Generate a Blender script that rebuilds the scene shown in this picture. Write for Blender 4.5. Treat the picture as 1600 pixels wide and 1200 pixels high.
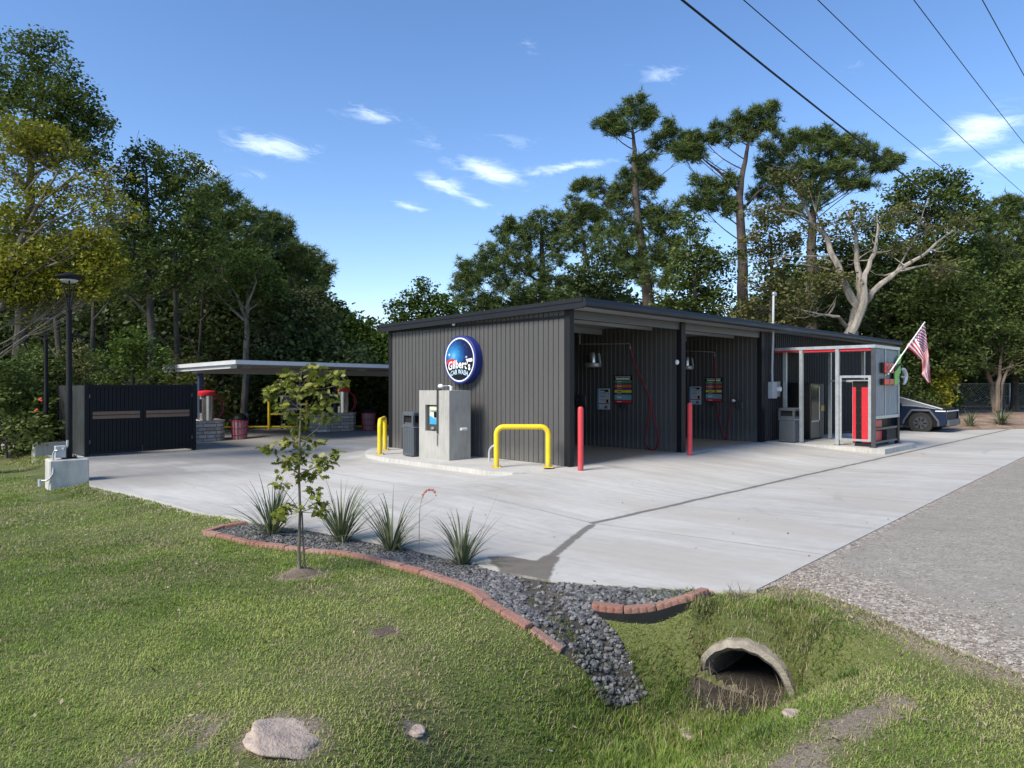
import bpy, math, random
import numpy as np
from mathutils import Vector, Matrix
from mathutils.geometry import delaunay_2d_cdt
from math import radians as R, sin, cos, pi, sqrt

for o in list(bpy.data.objects): bpy.data.objects.remove(o)
scene = bpy.context.scene
COL = scene.collection
rng = np.random.default_rng(7)
random.seed(7)

# ------------------------------------------------------------------ camera, sky, sun
F = 1109.0; EYE = 1.8; CX, CY = 800.0, 600.0
cam = bpy.data.cameras.new('camera'); camo = bpy.data.objects.new('camera', cam); COL.objects.link(camo)
cam.sensor_fit = 'HORIZONTAL'; cam.sensor_width = 36.0; cam.lens = 36.0 * F / 1600.0
cam.clip_start = 0.05; cam.clip_end = 3000
camo.location = (0, 0, EYE); camo.rotation_euler = (R(90), 0, 0)
scene.camera = camo

SUN_EL, SUN_AZ = R(43), R(-130)       # azimuth measured from +Y (view direction) clockwise towards +X
world = bpy.data.worlds.new("World"); scene.world = world; world.use_nodes = True
wn = world.node_tree; wn.nodes.clear()
def wnode(t, **k):
    n = wn.nodes.new(t)
    for a, v in k.items(): setattr(n, a, v)
    return n
sky = wnode('ShaderNodeTexSky', sky_type='NISHITA', sun_disc=False)
sky.sun_elevation = SUN_EL; sky.sun_rotation = SUN_AZ; sky.altitude = 0
sky.air_density = 1.0; sky.dust_density = 0.05; sky.ozone_density = 2.6
bg = wnode('ShaderNodeBackground'); out = wnode('ShaderNodeOutputWorld')
bg.inputs[1].default_value = 0.11
tc = wnode('ShaderNodeTexCoord')
def wm(op, a, b=None, c=None):
    n = wnode('ShaderNodeMath', operation=op)
    for i, v in enumerate((a, b, c)):
        if v is None: continue
        if isinstance(v, (int, float)): n.inputs[i].default_value = v
        else: wn.links.new(v, n.inputs[i])
    return n.outputs[0]
sep = wnode('ShaderNodeSeparateXYZ'); wn.links.new(tc.outputs['Generated'], sep.inputs[0])
az = wm('ARCTAN2', sep.outputs[0], sep.outputs[1])
el = wm('ARCSINE', sep.outputs[2])
cmb = wnode('ShaderNodeCombineXYZ'); wn.links.new(wm('MULTIPLY', az, 9.0), cmb.inputs[0]); wn.links.new(wm('MULTIPLY', wm('ADD', el, wm('MULTIPLY', az, .12)), 34.0), cmb.inputs[1])
nz = wnode('ShaderNodeTexNoise'); nz.inputs['Scale'].default_value = 2.2; nz.inputs['Detail'].default_value = 9; nz.inputs['Roughness'].default_value = 0.7
nz.inputs['Distortion'].default_value = 0.7
wn.links.new(cmb.outputs[0], nz.inputs['Vector'])
cover = None
# small fair-weather wisps, each an oval in sky direction (azimuth, elevation, half sizes, tilt, strength)
WISPS = [(425,228,62,15,.06,1.0),(318,262,26,9,.25,.8),(585,180,50,12,.1,.7),(765,268,55,15,.22,1.0),(690,288,42,14,.3,.85),(745,318,32,8,.35,.6),
         (640,322,36,7,.25,.6),(885,262,70,8,-.1,.8),(800,220,50,14,.15,.3),(1035,115,40,16,.1,.5),(1530,205,70,22,-.08,.9),(1585,250,60,16,-.05,.8),
         (1450,240,40,14,.0,.45),(1345,100,25,10,-.2,.4),(680,225,36,12,.2,.4),(400,275,40,7,.1,.4),(1590,190,40,10,0,.6),(825,70,22,14,.2,.3),(1120,245,20,10,.2,.4),(420,325,22,5,0,.3)]
for px, py, rx, ry, tilt, st in WISPS:
    x, z = (px - CX) / F, (CY - py) / F
    a0 = math.atan2(x, 1); e0 = math.asin(z / sqrt(1 + x*x + z*z))
    sx, sy = rx / F * cos(a0)**2 , ry / F * cos(e0)
    da, de = wm('SUBTRACT', az, a0), wm('SUBTRACT', el, e0)
    de2 = wm('ADD', de, wm('MULTIPLY', da, tilt))
    q = wm('ADD', wm('POWER', wm('ABSOLUTE', wm('MULTIPLY', da, 1/sx)), 2.0), wm('POWER', wm('ABSOLUTE', wm('MULTIPLY', de2, 1/sy)), 2.0))
    g = wm('MULTIPLY', wm('EXPONENT', wm('MULTIPLY', q, -0.9)), st)
    cover = g if cover is None else wm('MAXIMUM', cover, g)
dens = wm('MULTIPLY', wm('SUBTRACT', wm('ADD', wm('MULTIPLY', nz.outputs[0], 2.6), wm('MULTIPLY', cover, 1.0)), 1.55), 0.75)
dens = wm('MULTIPLY', wm('MINIMUM', wm('MAXIMUM', dens, 0.0), 1.0), wm('MINIMUM', wm('MULTIPLY', cover, 1.6), 1.0))
mixc = wnode('ShaderNodeMix', data_type='RGBA'); wn.links.new(wm('MULTIPLY', dens, 0.66), mixc.inputs[0])
hs = wnode('ShaderNodeHueSaturation'); hs.inputs['Saturation'].default_value = 1.15; hs.inputs['Value'].default_value = 0.78
wn.links.new(sky.outputs[0], hs.inputs['Color'])
tint = wnode('ShaderNodeMix', data_type='RGBA', blend_type='MULTIPLY'); tint.inputs[0].default_value = 1; wn.links.new(hs.outputs[0], tint.inputs[6]); tint.inputs[7].default_value = (.97, .905, .95, 1)
wn.links.new(tint.outputs[2], mixc.inputs[6]); mixc.inputs[7].default_value = (6.6, 7.2, 7.9, 1)
wn.links.new(mixc.outputs[2], bg.inputs[0]); wn.links.new(bg.outputs[0], out.inputs[0])

sl = bpy.data.lights.new('sun', 'SUN'); sl.energy = 2.15; sl.angle = R(22); sl.color = (1.0, 0.92, 0.80)
so = bpy.data.objects.new('sun', sl); COL.objects.link(so)
sd = Vector((sin(SUN_AZ)*cos(SUN_EL), cos(SUN_AZ)*cos(SUN_EL), sin(SUN_EL)))
so.rotation_euler = sd.to_track_quat('Z', 'Y').to_euler()
scene.view_settings.view_transform = 'Standard'; scene.view_settings.look = 'None'
scene.view_settings.exposure = 1.40; scene.view_settings.gamma = 1.0
scene.cycles.max_bounces = 6; scene.cycles.transparent_max_bounces = 8
scene.cycles.diffuse_bounces = 3; scene.cycles.glossy_bounces = 3

# ------------------------------------------------------------------ frames and pixel helpers
U = np.array([cos(R(45.49)), sin(R(45.49))]); V = np.array([-U[1], U[0]]); C0 = np.array([1.27, 15.43]); RZ = R(45.49)
def W(a, b, z=0.0): p = C0 + a*U + b*V; return Vector((p[0], p[1], z))
def AB(x, y): d = np.array([x, y]) - C0; return float(d @ U), float(d @ V)
def ABv(x, y): dx = x - C0[0]; dy = y - C0[1]; return dx*U[0] + dy*U[1], dx*V[0] + dy*V[1]
def pix(px, py, Y): return Vector(((px-CX)/F*Y, Y, EYE + (CY-py)/F*Y))
def onwall(a, px, py):            # point on the plane a = const of the building frame
    r = (px-CX)/F
    b = ((C0[0]+a*U[0]) - (C0[1]+a*U[1])*r) / (-V[0] + V[1]*r)
    Y = C0[1] + a*U[1] + b*V[1]
    return b, EYE + (CY-py)/F*Y
def onfront(b, px, py):           # point on the plane b = const
    r = (px-CX)/F
    a = ((C0[1]+b*V[1])*r - (C0[0]+b*V[0])) / (U[0] - U[1]*r)
    Y = C0[1] + a*U[1] + b*V[1]
    return a, EYE + (CY-py)/F*Y
def cl(x, a, b): return np.minimum(np.maximum(x, a), b)
def sst(x, a, b): t = cl((x-a)/(b-a), 0, 1); return t*t*(3-2*t)

# value noise
_lat = rng.random((256, 256))
def vn(x, y, s=1.0):
    x = np.asarray(x, float)*s + 1000.3; y = np.asarray(y, float)*s + 1000.7
    xi = np.floor(x).astype(int); yi = np.floor(y).astype(int); fx = x-xi; fy = y-yi
    fx = fx*fx*(3-2*fx); fy = fy*fy*(3-2*fy)
    g = lambda i, j: _lat[i % 256, j % 256]
    return (g(xi,yi)*(1-fx)+g(xi+1,yi)*fx)*(1-fy) + (g(xi,yi+1)*(1-fx)+g(xi+1,yi+1)*fx)*fy
def fbm(x, y, s=1.0): return vn(x,y,s)*.5 + vn(x,y,s*2.1)*.27 + vn(x,y,s*4.3)*.15 + vn(x,y,s*9)*.08

def slab_z_ab(a, b):
    a = np.asarray(a, float); b = np.asarray(b, float)
    t = cl(-b/3.6, 0, 1)
    z = -.2*t
    e = -.2*cl((a-12)/10, 0, 1)
    z = z + e*(1-t)
    z = np.where(b < -3.6, -.2 + .03*(-3.6-b), z)
    z = np.where(b < -9, -.2 + .03*5.4, z)
    left = -.1*cl(-a/2, 0, 1)*cl((b+.6)/1.2, 0, 1)
    return z + left
def slab_z(x, y): a, b = ABv(np.asarray(x, float), np.asarray(y, float)); return slab_z_ab(a, b)
def unproj(px, py, zf=slab_z, dz=0.0):
    z = 0.0
    for _ in range(14):
        Y = F*(EYE-z)/(py-CY); X = (px-CX)/F*Y
        z = .5*z + .5*(float(zf(X, Y)) + dz)
    return (X, Y)
def inpoly(x, y, poly):
    x = np.asarray(x, float); y = np.asarray(y, float); ins = np.zeros(x.shape, bool)
    n = len(poly)
    for i in range(n):
        x1, y1 = poly[i]; x2, y2 = poly[(i+1) % n]
        c = ((y1 > y) != (y2 > y)) & (x < (x2-x1)*(y-y1)/((y2-y1) if y2 != y1 else 1e-9) + x1)
        ins ^= c
    return ins
def pdist(x, y, path, closed=False):
    x = np.asarray(x, float); y = np.asarray(y, float); d = np.full(x.shape, 1e9)
    n = len(path)
    for i in range(n if closed else n-1):
        x1, y1 = path[i]; x2, y2 = path[(i+1) % n]
        L = (x2-x1)**2 + (y2-y1)**2 + 1e-12
        t = cl(((x-x1)*(x2-x1)+(y-y1)*(y2-y1))/L, 0, 1)
        d = np.minimum(d, np.hypot(x-x1-t*(x2-x1), y-y1-t*(y2-y1)))
    return d

SLAB_EDGE = [unproj(*p) for p in [(140,758),(230,778),(300,797),(389,813),(440,820),(496,829),(560,842),(636,856),(693,869),(745,881),(784,893),(855,906),(930,911),(1000,916),(1070,919),(1130,922),(1182,921)]]
def ab2w(a, b): p = C0 + a*U + b*V; return (float(p[0]), float(p[1]))
ROADB = [unproj(*p) for p in [(1250,887),(1400,812),(1500,762),(1600,713)]]
SLAB = SLAB_EDGE + ROADB + [ab2w(31,-6.9), ab2w(26.5,-4), ab2w(23.6,-2.2), ab2w(22.5,0), ab2w(22.5,17.5), ab2w(-7.2,17.5), ab2w(-7.0,9.0)]
# ditch
DITCH = [(2.02,5.98),(1.35,5.45),(0.75,4.85),(0.25,4.1),(-.3,3.2),(-.9,2.0),(-1.6,.5)]
SWALE = [(.25,7.3),(.72,6.55),(.95,5.9),(1.15,5.3)]
PM = np.array([2.02, 5.98]); PAX = np.array([.62, .785])     # culvert mouth and axis
def ground_raw(x, y):
    x = np.asarray(x, float); y = np.asarray(y, float)
    z = -.15 - .022*np.maximum(0, -x-4) + .0*x
    z = z + .06*sst(x, 2.5, 4.5)*sst(-y, -9, -3)
    s = (x-PM[0])*PAX[0] + (y-PM[1])*PAX[1]
    d = pdist(x, y, DITCH)
    w = .60 + .20*vn(x, y, .9)
    l = -(x-PM[0])*PAX[1] + (y-PM[1])*PAX[0]
    offs = .30*sst(np.abs(l), .36, .50)
    z = z - .60*np.exp(-(np.maximum(d-.24, 0)/(w-.12))**2)*(1 - sst(s + offs, .0, .36))
    zt = -.73 + np.sqrt(np.maximum(.445**2 - l*l, 0)) + .015
    z = np.where((s > -.05) & (np.abs(l) < .445), np.maximum(z, zt), z)
    z = z - .17*np.exp(-(pdist(x, y, SWALE)/.45)**2)*(1 - .6*sst(y, 7, 7.6))
    z = z + .035*(fbm(x, y, .8)-.5)*2 + .012*(vn(x, y, 6)-.5)
    # the verge over the pipe
    q = np.hypot(x-PM[0]-.75*PAX[0], y-PM[1]-.75*PAX[1]); z = z + .07*np.exp(-(q/.8)**2)
    # woodland rise to the far right
    a, b = ABv(x, y)
    z = z + .45*sst(y, 31.5, 38)*sst(x, 10, 18)
    # mound of soil round the sapling
    return z + .05*np.exp(-((x-SAP[0])**2+(y-SAP[1])**2)/.16**2)
SAP = (-2.16, 7.22)
def ground_z(x, y, outer=False):
    x = np.asarray(x, float); y = np.asarray(y, float)
    g = ground_raw(x, y)
    ins = inpoly(x, y, SLAB); d = pdist(x, y, SLAB, True)
    s = slab_z(x, y)
    near = s - .035
    t = sst(d, 0, .9)
    outz = near*(1-t) + g*t
    if ROAD:
        tr = sst(pdist(x, y, GRASSEDGE + ROADEXT), 0, .45); outz = (s-.028)*(1-tr) + outz*tr
    if outer: return outz
    # road side: keep the ground under the asphalt
    a, b = ABv(x, y)
    rd = inpoly(x, y, ROAD) if ROAD else np.zeros(x.shape, bool)
    z = np.where(ins, s - .25, outz)
    return np.where(rd & ~ins, slab_z(x, y) - .12, z)
ROAD = None
GRASSEDGE = [unproj(*p) for p in [(1182,921),(1215,912),(1262,917),(1340,943),(1440,988),(1520,1020),(1600,1048)]]
gx, gy = GRASSEDGE[-1]
ROADEXT = [(gx+.9, gy-.45), (gx+3, gy-1.6), (gx+8, gy-6), (40, -6)]
ROAD = GRASSEDGE + [(gx+.9, gy-.45), (gx+3, gy-1.6), (gx+8, gy-6), (40, -6), ab2w(70,-20), ab2w(70,-6.8), ab2w(31,-6.9)] + ROADB[::-1]

# ------------------------------------------------------------------ object helpers
def tag(o, label=None, cat=None, group=None, kind=None):
    if label: o['label'] = label
    if cat: o['category'] = cat
    if group: o['group'] = group
    if kind: o['kind'] = kind
    return o
def thing(name, label, cat, loc=(0,0,0), rz=0.0, group=None):
    o = bpy.data.objects.new(name, None); COL.objects.link(o); o.empty_display_size = .2
    o.location = loc; o.rotation_euler = (0, 0, rz)
    return tag(o, label, cat, group)
def link_mesh(name, me, mats, parent=None, smooth=False):
    for m in (mats if isinstance(mats, (list, tuple)) else [mats]): me.materials.append(m)
    o = bpy.data.objects.new(name, me); COL.objects.link(o)
    if parent: o.parent = parent
    if smooth: me.polygons.foreach_set('use_smooth', [True]*len(me.polygons))
    return o
class MB:
    def __init__(s): s.v = []; s.f = []; s.m = []; s.mi = 0
    def add(s, vs, fs):
        n = len(s.v); s.v += [tuple(v) for v in vs]; s.f += [tuple(i+n for i in f) for f in fs]; s.m += [s.mi]*len(fs); return s
    def box(s, x0, x1, y0, y1, z0, z1, M=None):
        vs = [(x,y,z) for z in (z0,z1) for x,y in ((x0,y0),(x1,y0),(x1,y1),(x0,y1))]
        if M is not None: vs = [M @ Vector(v) for v in vs]
        return s.add(vs, [(0,3,2,1),(4,5,6,7),(0,1,5,4),(1,2,6,5),(2,3,7,6),(3,0,4,7)])
    def bbox(s, x0, x1, y0, y1, z0, z1, c=.02):    # box with chamfered vertical edges and top
        pl = [(x0+c,y0),(x1-c,y0),(x1,y0+c),(x1,y1-c),(x1-c,y1),(x0+c,y1),(x0,y1-c),(x0,y0+c)]
        cx, cy = (x0+x1)/2, (y0+y1)/2
        top = [(cx+(x-cx)*(1-2*c/(x1-x0)), cy+(y-cy)*(1-2*c/(y1-y0))) for x, y in pl]
        vs = [(x,y,z0) for x,y in pl] + [(x,y,z1-c) for x,y in pl] + [(x,y,z1) for x,y in top]
        fs = [tuple(range(7,-1,-1)), tuple(range(16,24))]
        for k in range(2):
            for i in range(8): j=(i+1)%8; fs.append((k*8+i,k*8+j,k*8+8+j,k*8+8+i))
        return s.add(vs, fs)
    def prism(s, poly, axis, t0, t1):              # poly in the two other axes, extruded along axis
        def mk(p, t):
            return {0:(t,p[0],p[1]), 1:(p[0],t,p[1]), 2:(p[0],p[1],t)}[axis]
        n = len(poly); vs = [mk(p,t0) for p in poly] + [mk(p,t1) for p in poly]
        fs = [tuple(range(n)), tuple(range(2*n-1,n-1,-1))] + [(i,i+n,(i+1)%n+n,(i+1)%n) for i in range(n)]
        return s.add(vs, fs)
    def tube(s, pts, r, n=8, cap=True):
        pts = [Vector(p) for p in pts]; rs = r if isinstance(r, (list,tuple)) else [r]*len(pts)
        vs = []; up = None
        for i, p in enumerate(pts):
            d = (pts[min(i+1,len(pts)-1)] - pts[max(i-1,0)])
            if d.length < 1e-9: d = Vector((0,0,1))
            d.normalize()
            if up is None: up = Vector((0,0,1)) if abs(d.z) < .9 else Vector((1,0,0))
            x = d.cross(up)
            if x.length < 1e-4: x = d.orthogonal()
            x.normalize(); y = d.cross(x).normalized(); up = -y if False else x.cross(d)
            for k in range(n):
                t = 2*pi*k/n; vs.append(p + (x*cos(t)+y*sin(t))*rs[i])
        fs = [(i*n+k, i*n+(k+1)%n, (i+1)*n+(k+1)%n, (i+1)*n+k) for i in range(len(pts)-1) for k in range(n)]
        if cap: fs += [tuple(range(n-1,-1,-1)), tuple((len(pts)-1)*n+k for k in range(n))]
        return s.add(vs, fs)
    def lathe(s, prof, n=24, c=(0,0), sx=1, sy=1):  # prof [(r,z)]
        vs = [(c[0]+r*cos(2*pi*k/n)*sx, c[1]+r*sin(2*pi*k/n)*sy, z) for r,z in prof for k in range(n)]
        fs = [(i*n+k, i*n+(k+1)%n, (i+1)*n+(k+1)%n, (i+1)*n+k) for i in range(len(prof)-1) for k in range(n)]
        fs += [tuple(range(n-1,-1,-1)), tuple((len(prof)-1)*n+k for k in range(n))]
        return s.add(vs, fs)
    def ell(s, c, rx, ry, rz, n=12, m=8):
        prof = [(sin(pi*i/m), -cos(pi*i/m)) for i in range(m+1)]
        vs = [(c[0]+r*cos(2*pi*k/n)*rx, c[1]+r*sin(2*pi*k/n)*ry, c[2]+z*rz) for r,z in prof for k in range(n)]
        return s.add(vs, [(i*n+k, i*n+(k+1)%n, (i+1)*n+(k+1)%n, (i+1)*n+k) for i in range(m) for k in range(n)])
    def build(s, name, mats, parent=None, smooth=False):
        me = bpy.data.meshes.new(name); me.from_pydata(s.v, [], s.f)
        me.polygons.foreach_set('material_index', s.m)
        me.validate(); me.update()
        o = link_mesh(name, me, mats, parent)
        if smooth:
            me.polygons.foreach_set('use_smooth', [True]*len(me.polygons))
            try: me.set_sharp_from_angle(angle=R(40))
            except Exception: pass
        return o
def np_mesh(name, V_, nper, attr=None, cols=None):
    """V_ : (N, nper, 3) polygons of nper corners each"""
    N = V_.shape[0]; me = bpy.data.meshes.new(name)
    me.vertices.add(N*nper); me.vertices.foreach_set('co', V_.reshape(-1).astype(np.float32))
    me.loops.add(N*nper); me.loops.foreach_set('vertex_index', np.arange(N*nper, dtype=np.int32))
    me.polygons.add(N); me.polygons.foreach_set('loop_start', np.arange(0, N*nper, nper, dtype=np.int32))
    if attr is not None:
        a = me.attributes.new('rnd', 'FLOAT', 'FACE'); a.data.foreach_set('value', attr.astype(np.float32))
    if cols is not None:
        a = me.attributes.new('tint', 'FLOAT_COLOR', 'POINT')
        c = np.ones((N, nper, 4), np.float32); c[..., :3] = cols[:, None, :]
        a.data.foreach_set('color', c.reshape(-1))
    me.update(calc_edges=True)
    return me

# ------------------------------------------------------------------ materials
class NT:
    def __init__(s, name):
        s.m = bpy.data.materials.new(name); s.m.use_nodes = True; s.t = s.m.node_tree; s.t.nodes.clear()
        s.o = s.t.nodes.new('ShaderNodeOutputMaterial'); s.tc = s.t.nodes.new('ShaderNodeTexCoord')
    def n(s, t, **k):
        x = s.t.nodes.new(t)
        for a, v in k.items(): setattr(x, a, v)
        return x
    def set(s, inp, v):
        if isinstance(v, (int, float)): inp.default_value = v
        elif isinstance(v, (tuple, list)):
            inp.default_value = (*v, 1) if len(v) == 3 and inp.type == 'RGBA' else v
        else: s.t.links.new(v, inp)
    def math(s, op, a, b=None, clamp=False):
        x = s.n('ShaderNodeMath', operation=op, use_clamp=clamp); s.set(x.inputs[0], a)
        if b is not None: s.set(x.inputs[1], b)
        return x.outputs[0]
    def map(s, v, sc=(1,1,1), loc=(0,0,0), rot=(0,0,0)):
        x = s.n('ShaderNodeMapping'); s.set(x.inputs['Vector'], v); x.inputs['Scale'].default_value = sc; x.inputs['Location'].default_value = loc; x.inputs['Rotation'].default_value = rot
        return x.outputs[0]
    def noise(s, v, scale, detail=4, rough=.55, dist=0):
        x = s.n('ShaderNodeTexNoise'); s.set(x.inputs['Vector'], v); x.inputs['Scale'].default_value = scale
        x.inputs['Detail'].default_value = detail; x.inputs['Roughness'].default_value = rough; x.inputs['Distortion'].default_value = dist
        return x.outputs[0]
    def ramp(s, f, stops):
        x = s.n('ShaderNodeValToRGB'); s.set(x.inputs[0], f); e = x.color_ramp.elements
        while len(e) < len(stops): e.new(.5)
        for i, (p, c) in enumerate(stops):
            e[i].position = p; e[i].color = (*c, 1) if isinstance(c, (tuple, list)) else (c, c, c, 1)
        return x.outputs[0]
    def mix(s, f, a, b):
        x = s.n('ShaderNodeMix', data_type='RGBA'); s.set(x.inputs[0], f); s.set(x.inputs[6], a); s.set(x.inputs[7], b)
        return x.outputs[2]
    def smooth(s, v, a, b):
        x = s.n('ShaderNodeMapRange', interpolation_type='SMOOTHSTEP'); s.set(x.inputs[0], v); x.inputs[1].default_value = a; x.inputs[2].default_value = b
        return x.outputs[0]
    def bump(s, h, strength=.3, dist=.01):
        x = s.n('ShaderNodeBump'); s.set(x.inputs['Height'], h); x.inputs['Strength'].default_value = strength; x.inputs['Distance'].default_value = dist
        return x.outputs[0]
    def done(s, color, rough=.8, metal=0.0, normal=None, **k):
        p = s.n('ShaderNodeBsdfPrincipled'); s.set(p.inputs['Base Color'], color); s.set(p.inputs['Roughness'], rough); s.set(p.inputs['Metallic'], metal)
        if normal is not None: s.set(p.inputs['Normal'], normal)
        for a, v in k.items(): s.set(p.inputs[a.replace('_', ' ')], v)
        s.t.links.new(p.outputs[0], s.o.inputs[0]); return s.m
    def sep(s, v):
        x = s.n('ShaderNodeSeparateXYZ'); s.set(x.inputs[0], v); return x.outputs
def dk(c, f): return tuple(x*f for x in c)
def simple(name, c, rough=.6, metal=0.0, var=.25, scale=3.0, bump=0.0, bs=60, **k):
    t = NT(name); ob = t.tc.outputs['Object']
    n = t.noise(ob, scale, 6, .6); n2 = t.noise(ob, scale*9, 3)
    f = t.math('ADD', t.math('MULTIPLY', n, .75), t.math('MULTIPLY', n2, .25))
    col = t.ramp(f, [(.3, dk(c, 1-var)), (.7, dk(c, 1+var))])
    r = t.math('ADD', t.math('MULTIPLY', n, .2), rough-.1)
    nr = t.bump(t.noise(ob, bs, 4), bump, .01) if bump else None
    return t.done(col, r, metal, nr, **k)
M = {}
M['wall'] = simple('charcoal_panel', (.092,.090,.087), .5, 0, .07, .5, Specular_IOR_Level=.25)
def panel_mat():
    t = NT('charcoal_panel'); ob = t.tc.outputs['Object']; z = t.sep(ob)[2]
    n = t.noise(ob, .6, 5, .6); st = t.noise(t.map(ob, (3,3,.25)), 3, 5, .65)
    col = t.ramp(t.math('ADD', t.math('MULTIPLY', n, .5), t.math('MULTIPLY', st, .5)), [(.3,(.078,.076,.073)),(.7,(.098,.096,.092))])
    low = t.math('MULTIPLY', t.math('SUBTRACT', 1.0, t.smooth(t.math('ADD', z, t.math('MULTIPLY', st, -.5)), -.25, .25)), .5)
    return t.done(t.mix(low, col, (.17,.16,.14)), t.math('ADD', .42, t.math('MULTIPLY', st, .15)), 0, None, Specular_IOR_Level=.25)
M['wall'] = panel_mat()
M['wallblack'] = simple('black_panel', (.035,.035,.037), .5, 0, .1, .5, Specular_IOR_Level=.2)
M['trim'] = simple('black_trim', (.012,.0125,.014), .5, 0, .15, 1, Specular_IOR_Level=.2)
M['fascia'] = simple('fascia_metal', (.012,.013,.016), .45, .0, .15, 1, Specular_IOR_Level=.25)
M['soffit'] = simple('soffit_metal', (.33,.34,.34), .38, .25, .12, .7)
M['galv'] = simple('galvanised_steel', (.42,.45,.46), .42, .55, .18, 8)
M['galvdark'] = simple('dark_steel', (.06,.065,.07), .45, .3, .2, 6)
M['black'] = simple('black_paint', (.008,.008,.009), .55, 0, .25, 4, Specular_IOR_Level=.2)
M['gateblack'] = simple('gate_black', (.010,.011,.014), .6, 0, .2, 2, Specular_IOR_Level=.2)
M['tan'] = simple('brown_board', (.17,.11,.075), .6, 0, .12, 5)
def worn(name, c, rough, chip, k=.62):
    t = NT(name); ob = t.tc.outputs['Object']; z = t.sep(ob)[2]
    n = t.noise(ob, 3, 5, .6); f = t.noise(ob, 26, 5, .7); col = t.ramp(n, [(.3, dk(c,.86)), (.7, dk(c,1.06))])
    low = t.math('SUBTRACT', 1.0, t.smooth(z, 0, .22))
    m_ = t.smooth(t.math('ADD', f, t.math('MULTIPLY', low, .12)), k, k+.05)
    col = t.mix(t.math('MULTIPLY', m_, .85), col, chip); col = t.mix(t.math('MULTIPLY', low, .3), col, (.22,.19,.15))
    return t.done(col, t.math('ADD', rough, t.math('MULTIPLY', n, .2)), 0, t.bump(f, .12, .005))
M['yellow'] = worn('yellow_paint', (.78,.57,.015), .35, (.30,.26,.18), .68)
M['redp'] = worn('red_plastic', (.58,.045,.055), .45, (.32,.10,.09), .70)
M['red'] = simple('red_paint', (.55,.02,.03), .38, 0, .12, 3)
M['darkred'] = simple('dark_red_hose', (.20,.012,.018), .45, 0, .15, 5)
M['white'] = simple('white_plastic', (.75,.75,.73), .5, 0, .05, 6)
M['pvc'] = simple('grey_conduit', (.42,.44,.45), .5, 0, .1, 6)
M['bin'] = simple('bin_grey', (.075,.085,.095), .55, 0, .1, 4)
M['blackhole'] = simple('black_interior', (.006,.006,.006), .9, 0, .2, 4)
M['steel'] = simple('stainless', (.55,.54,.52), .25, .9, .1, 3)
M['blue'] = simple('navy_post', (.025,.04,.10), .45, 0, .12, 3)
M['boxblue'] = simple('blue_cabinet', (.06,.11,.20), .5, 0, .12, 3)
M['signblue'] = simple('sign_blue', (.015,.03,.20), .5, 0, .1, 2)
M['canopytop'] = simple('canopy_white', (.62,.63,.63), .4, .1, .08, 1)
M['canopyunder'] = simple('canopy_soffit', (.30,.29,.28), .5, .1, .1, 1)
M['glassdark'] = simple('dark_glass', (.02,.025,.022), .06, 0, .2, 3)
M['led'] = simple('white_strip', (.8,.8,.8), .3, 0, .02, 3)
M['rubber'] = simple('tyre_rubber', (.014,.014,.014), .7, 0, .2, 10)
M['rock'] = simple('pale_rock', (.40,.315,.25), .95, 0, .4, 14, 1.0, 60)
def brick_mat():
    t = NT('red_edging_block'); ob = t.tc.outputs['Object']; rn = t.n('ShaderNodeObjectInfo').outputs['Random']
    v = t.n('ShaderNodeVectorMath', operation='ADD'); t.set(v.inputs[0], ob); cc = t.n('ShaderNodeCombineXYZ'); t.set(cc.inputs[0], t.math('MULTIPLY', rn, 9.0)); t.set(v.inputs[1], cc.outputs[0])
    n = t.noise(v.outputs[0], 8, 6, .7); g = t.noise(v.outputs[0], 60, 4, .7)
    base = t.ramp(rn, [(0,(.25,.125,.09)),(.35,(.33,.175,.13)),(.7,(.29,.13,.09)),(1,(.36,.22,.17))])
    col = t.mix(t.smooth(n, .52, .72), base, (.16,.12,.095)); col = t.mix(t.math('MULTIPLY', t.smooth(g, .5, .7), .35), col, (.46,.36,.30))
    return t.done(col, .95, 0, t.bump(t.math('ADD', g, n), .9, .012))
M['brick'] = brick_mat()
M['edge'] = simple('black_edging', (.012,.012,.012), .5, 0, .2, 6)

def concrete_mat(name, c=(.36,.35,.315), warm=.12):
    t = NT(name); ob = t.tc.outputs['Object']
    big = t.noise(ob, 1.3, 6, .6); st = t.noise(t.map(ob, (9,9,1.2)), 1.5, 5, .6); fine = t.noise(ob, 60, 3); pit = t.noise(ob, 14, 2)
    f = t.math('ADD', t.math('MULTIPLY', big, .45), t.math('ADD', t.math('MULTIPLY', st, .4), t.math('MULTIPLY', fine, .15)))
    col = t.ramp(f, [(.3, dk(c, .62)), (.5, c), (.7, dk(c, 1.22))])
    return t.done(col, .9, 0, t.bump(t.math('ADD', fine, pit), .35, .006))
M['conc'] = concrete_mat('cast_concrete')
M['conclight'] = concrete_mat('pale_concrete', (.47,.455,.41))

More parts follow.
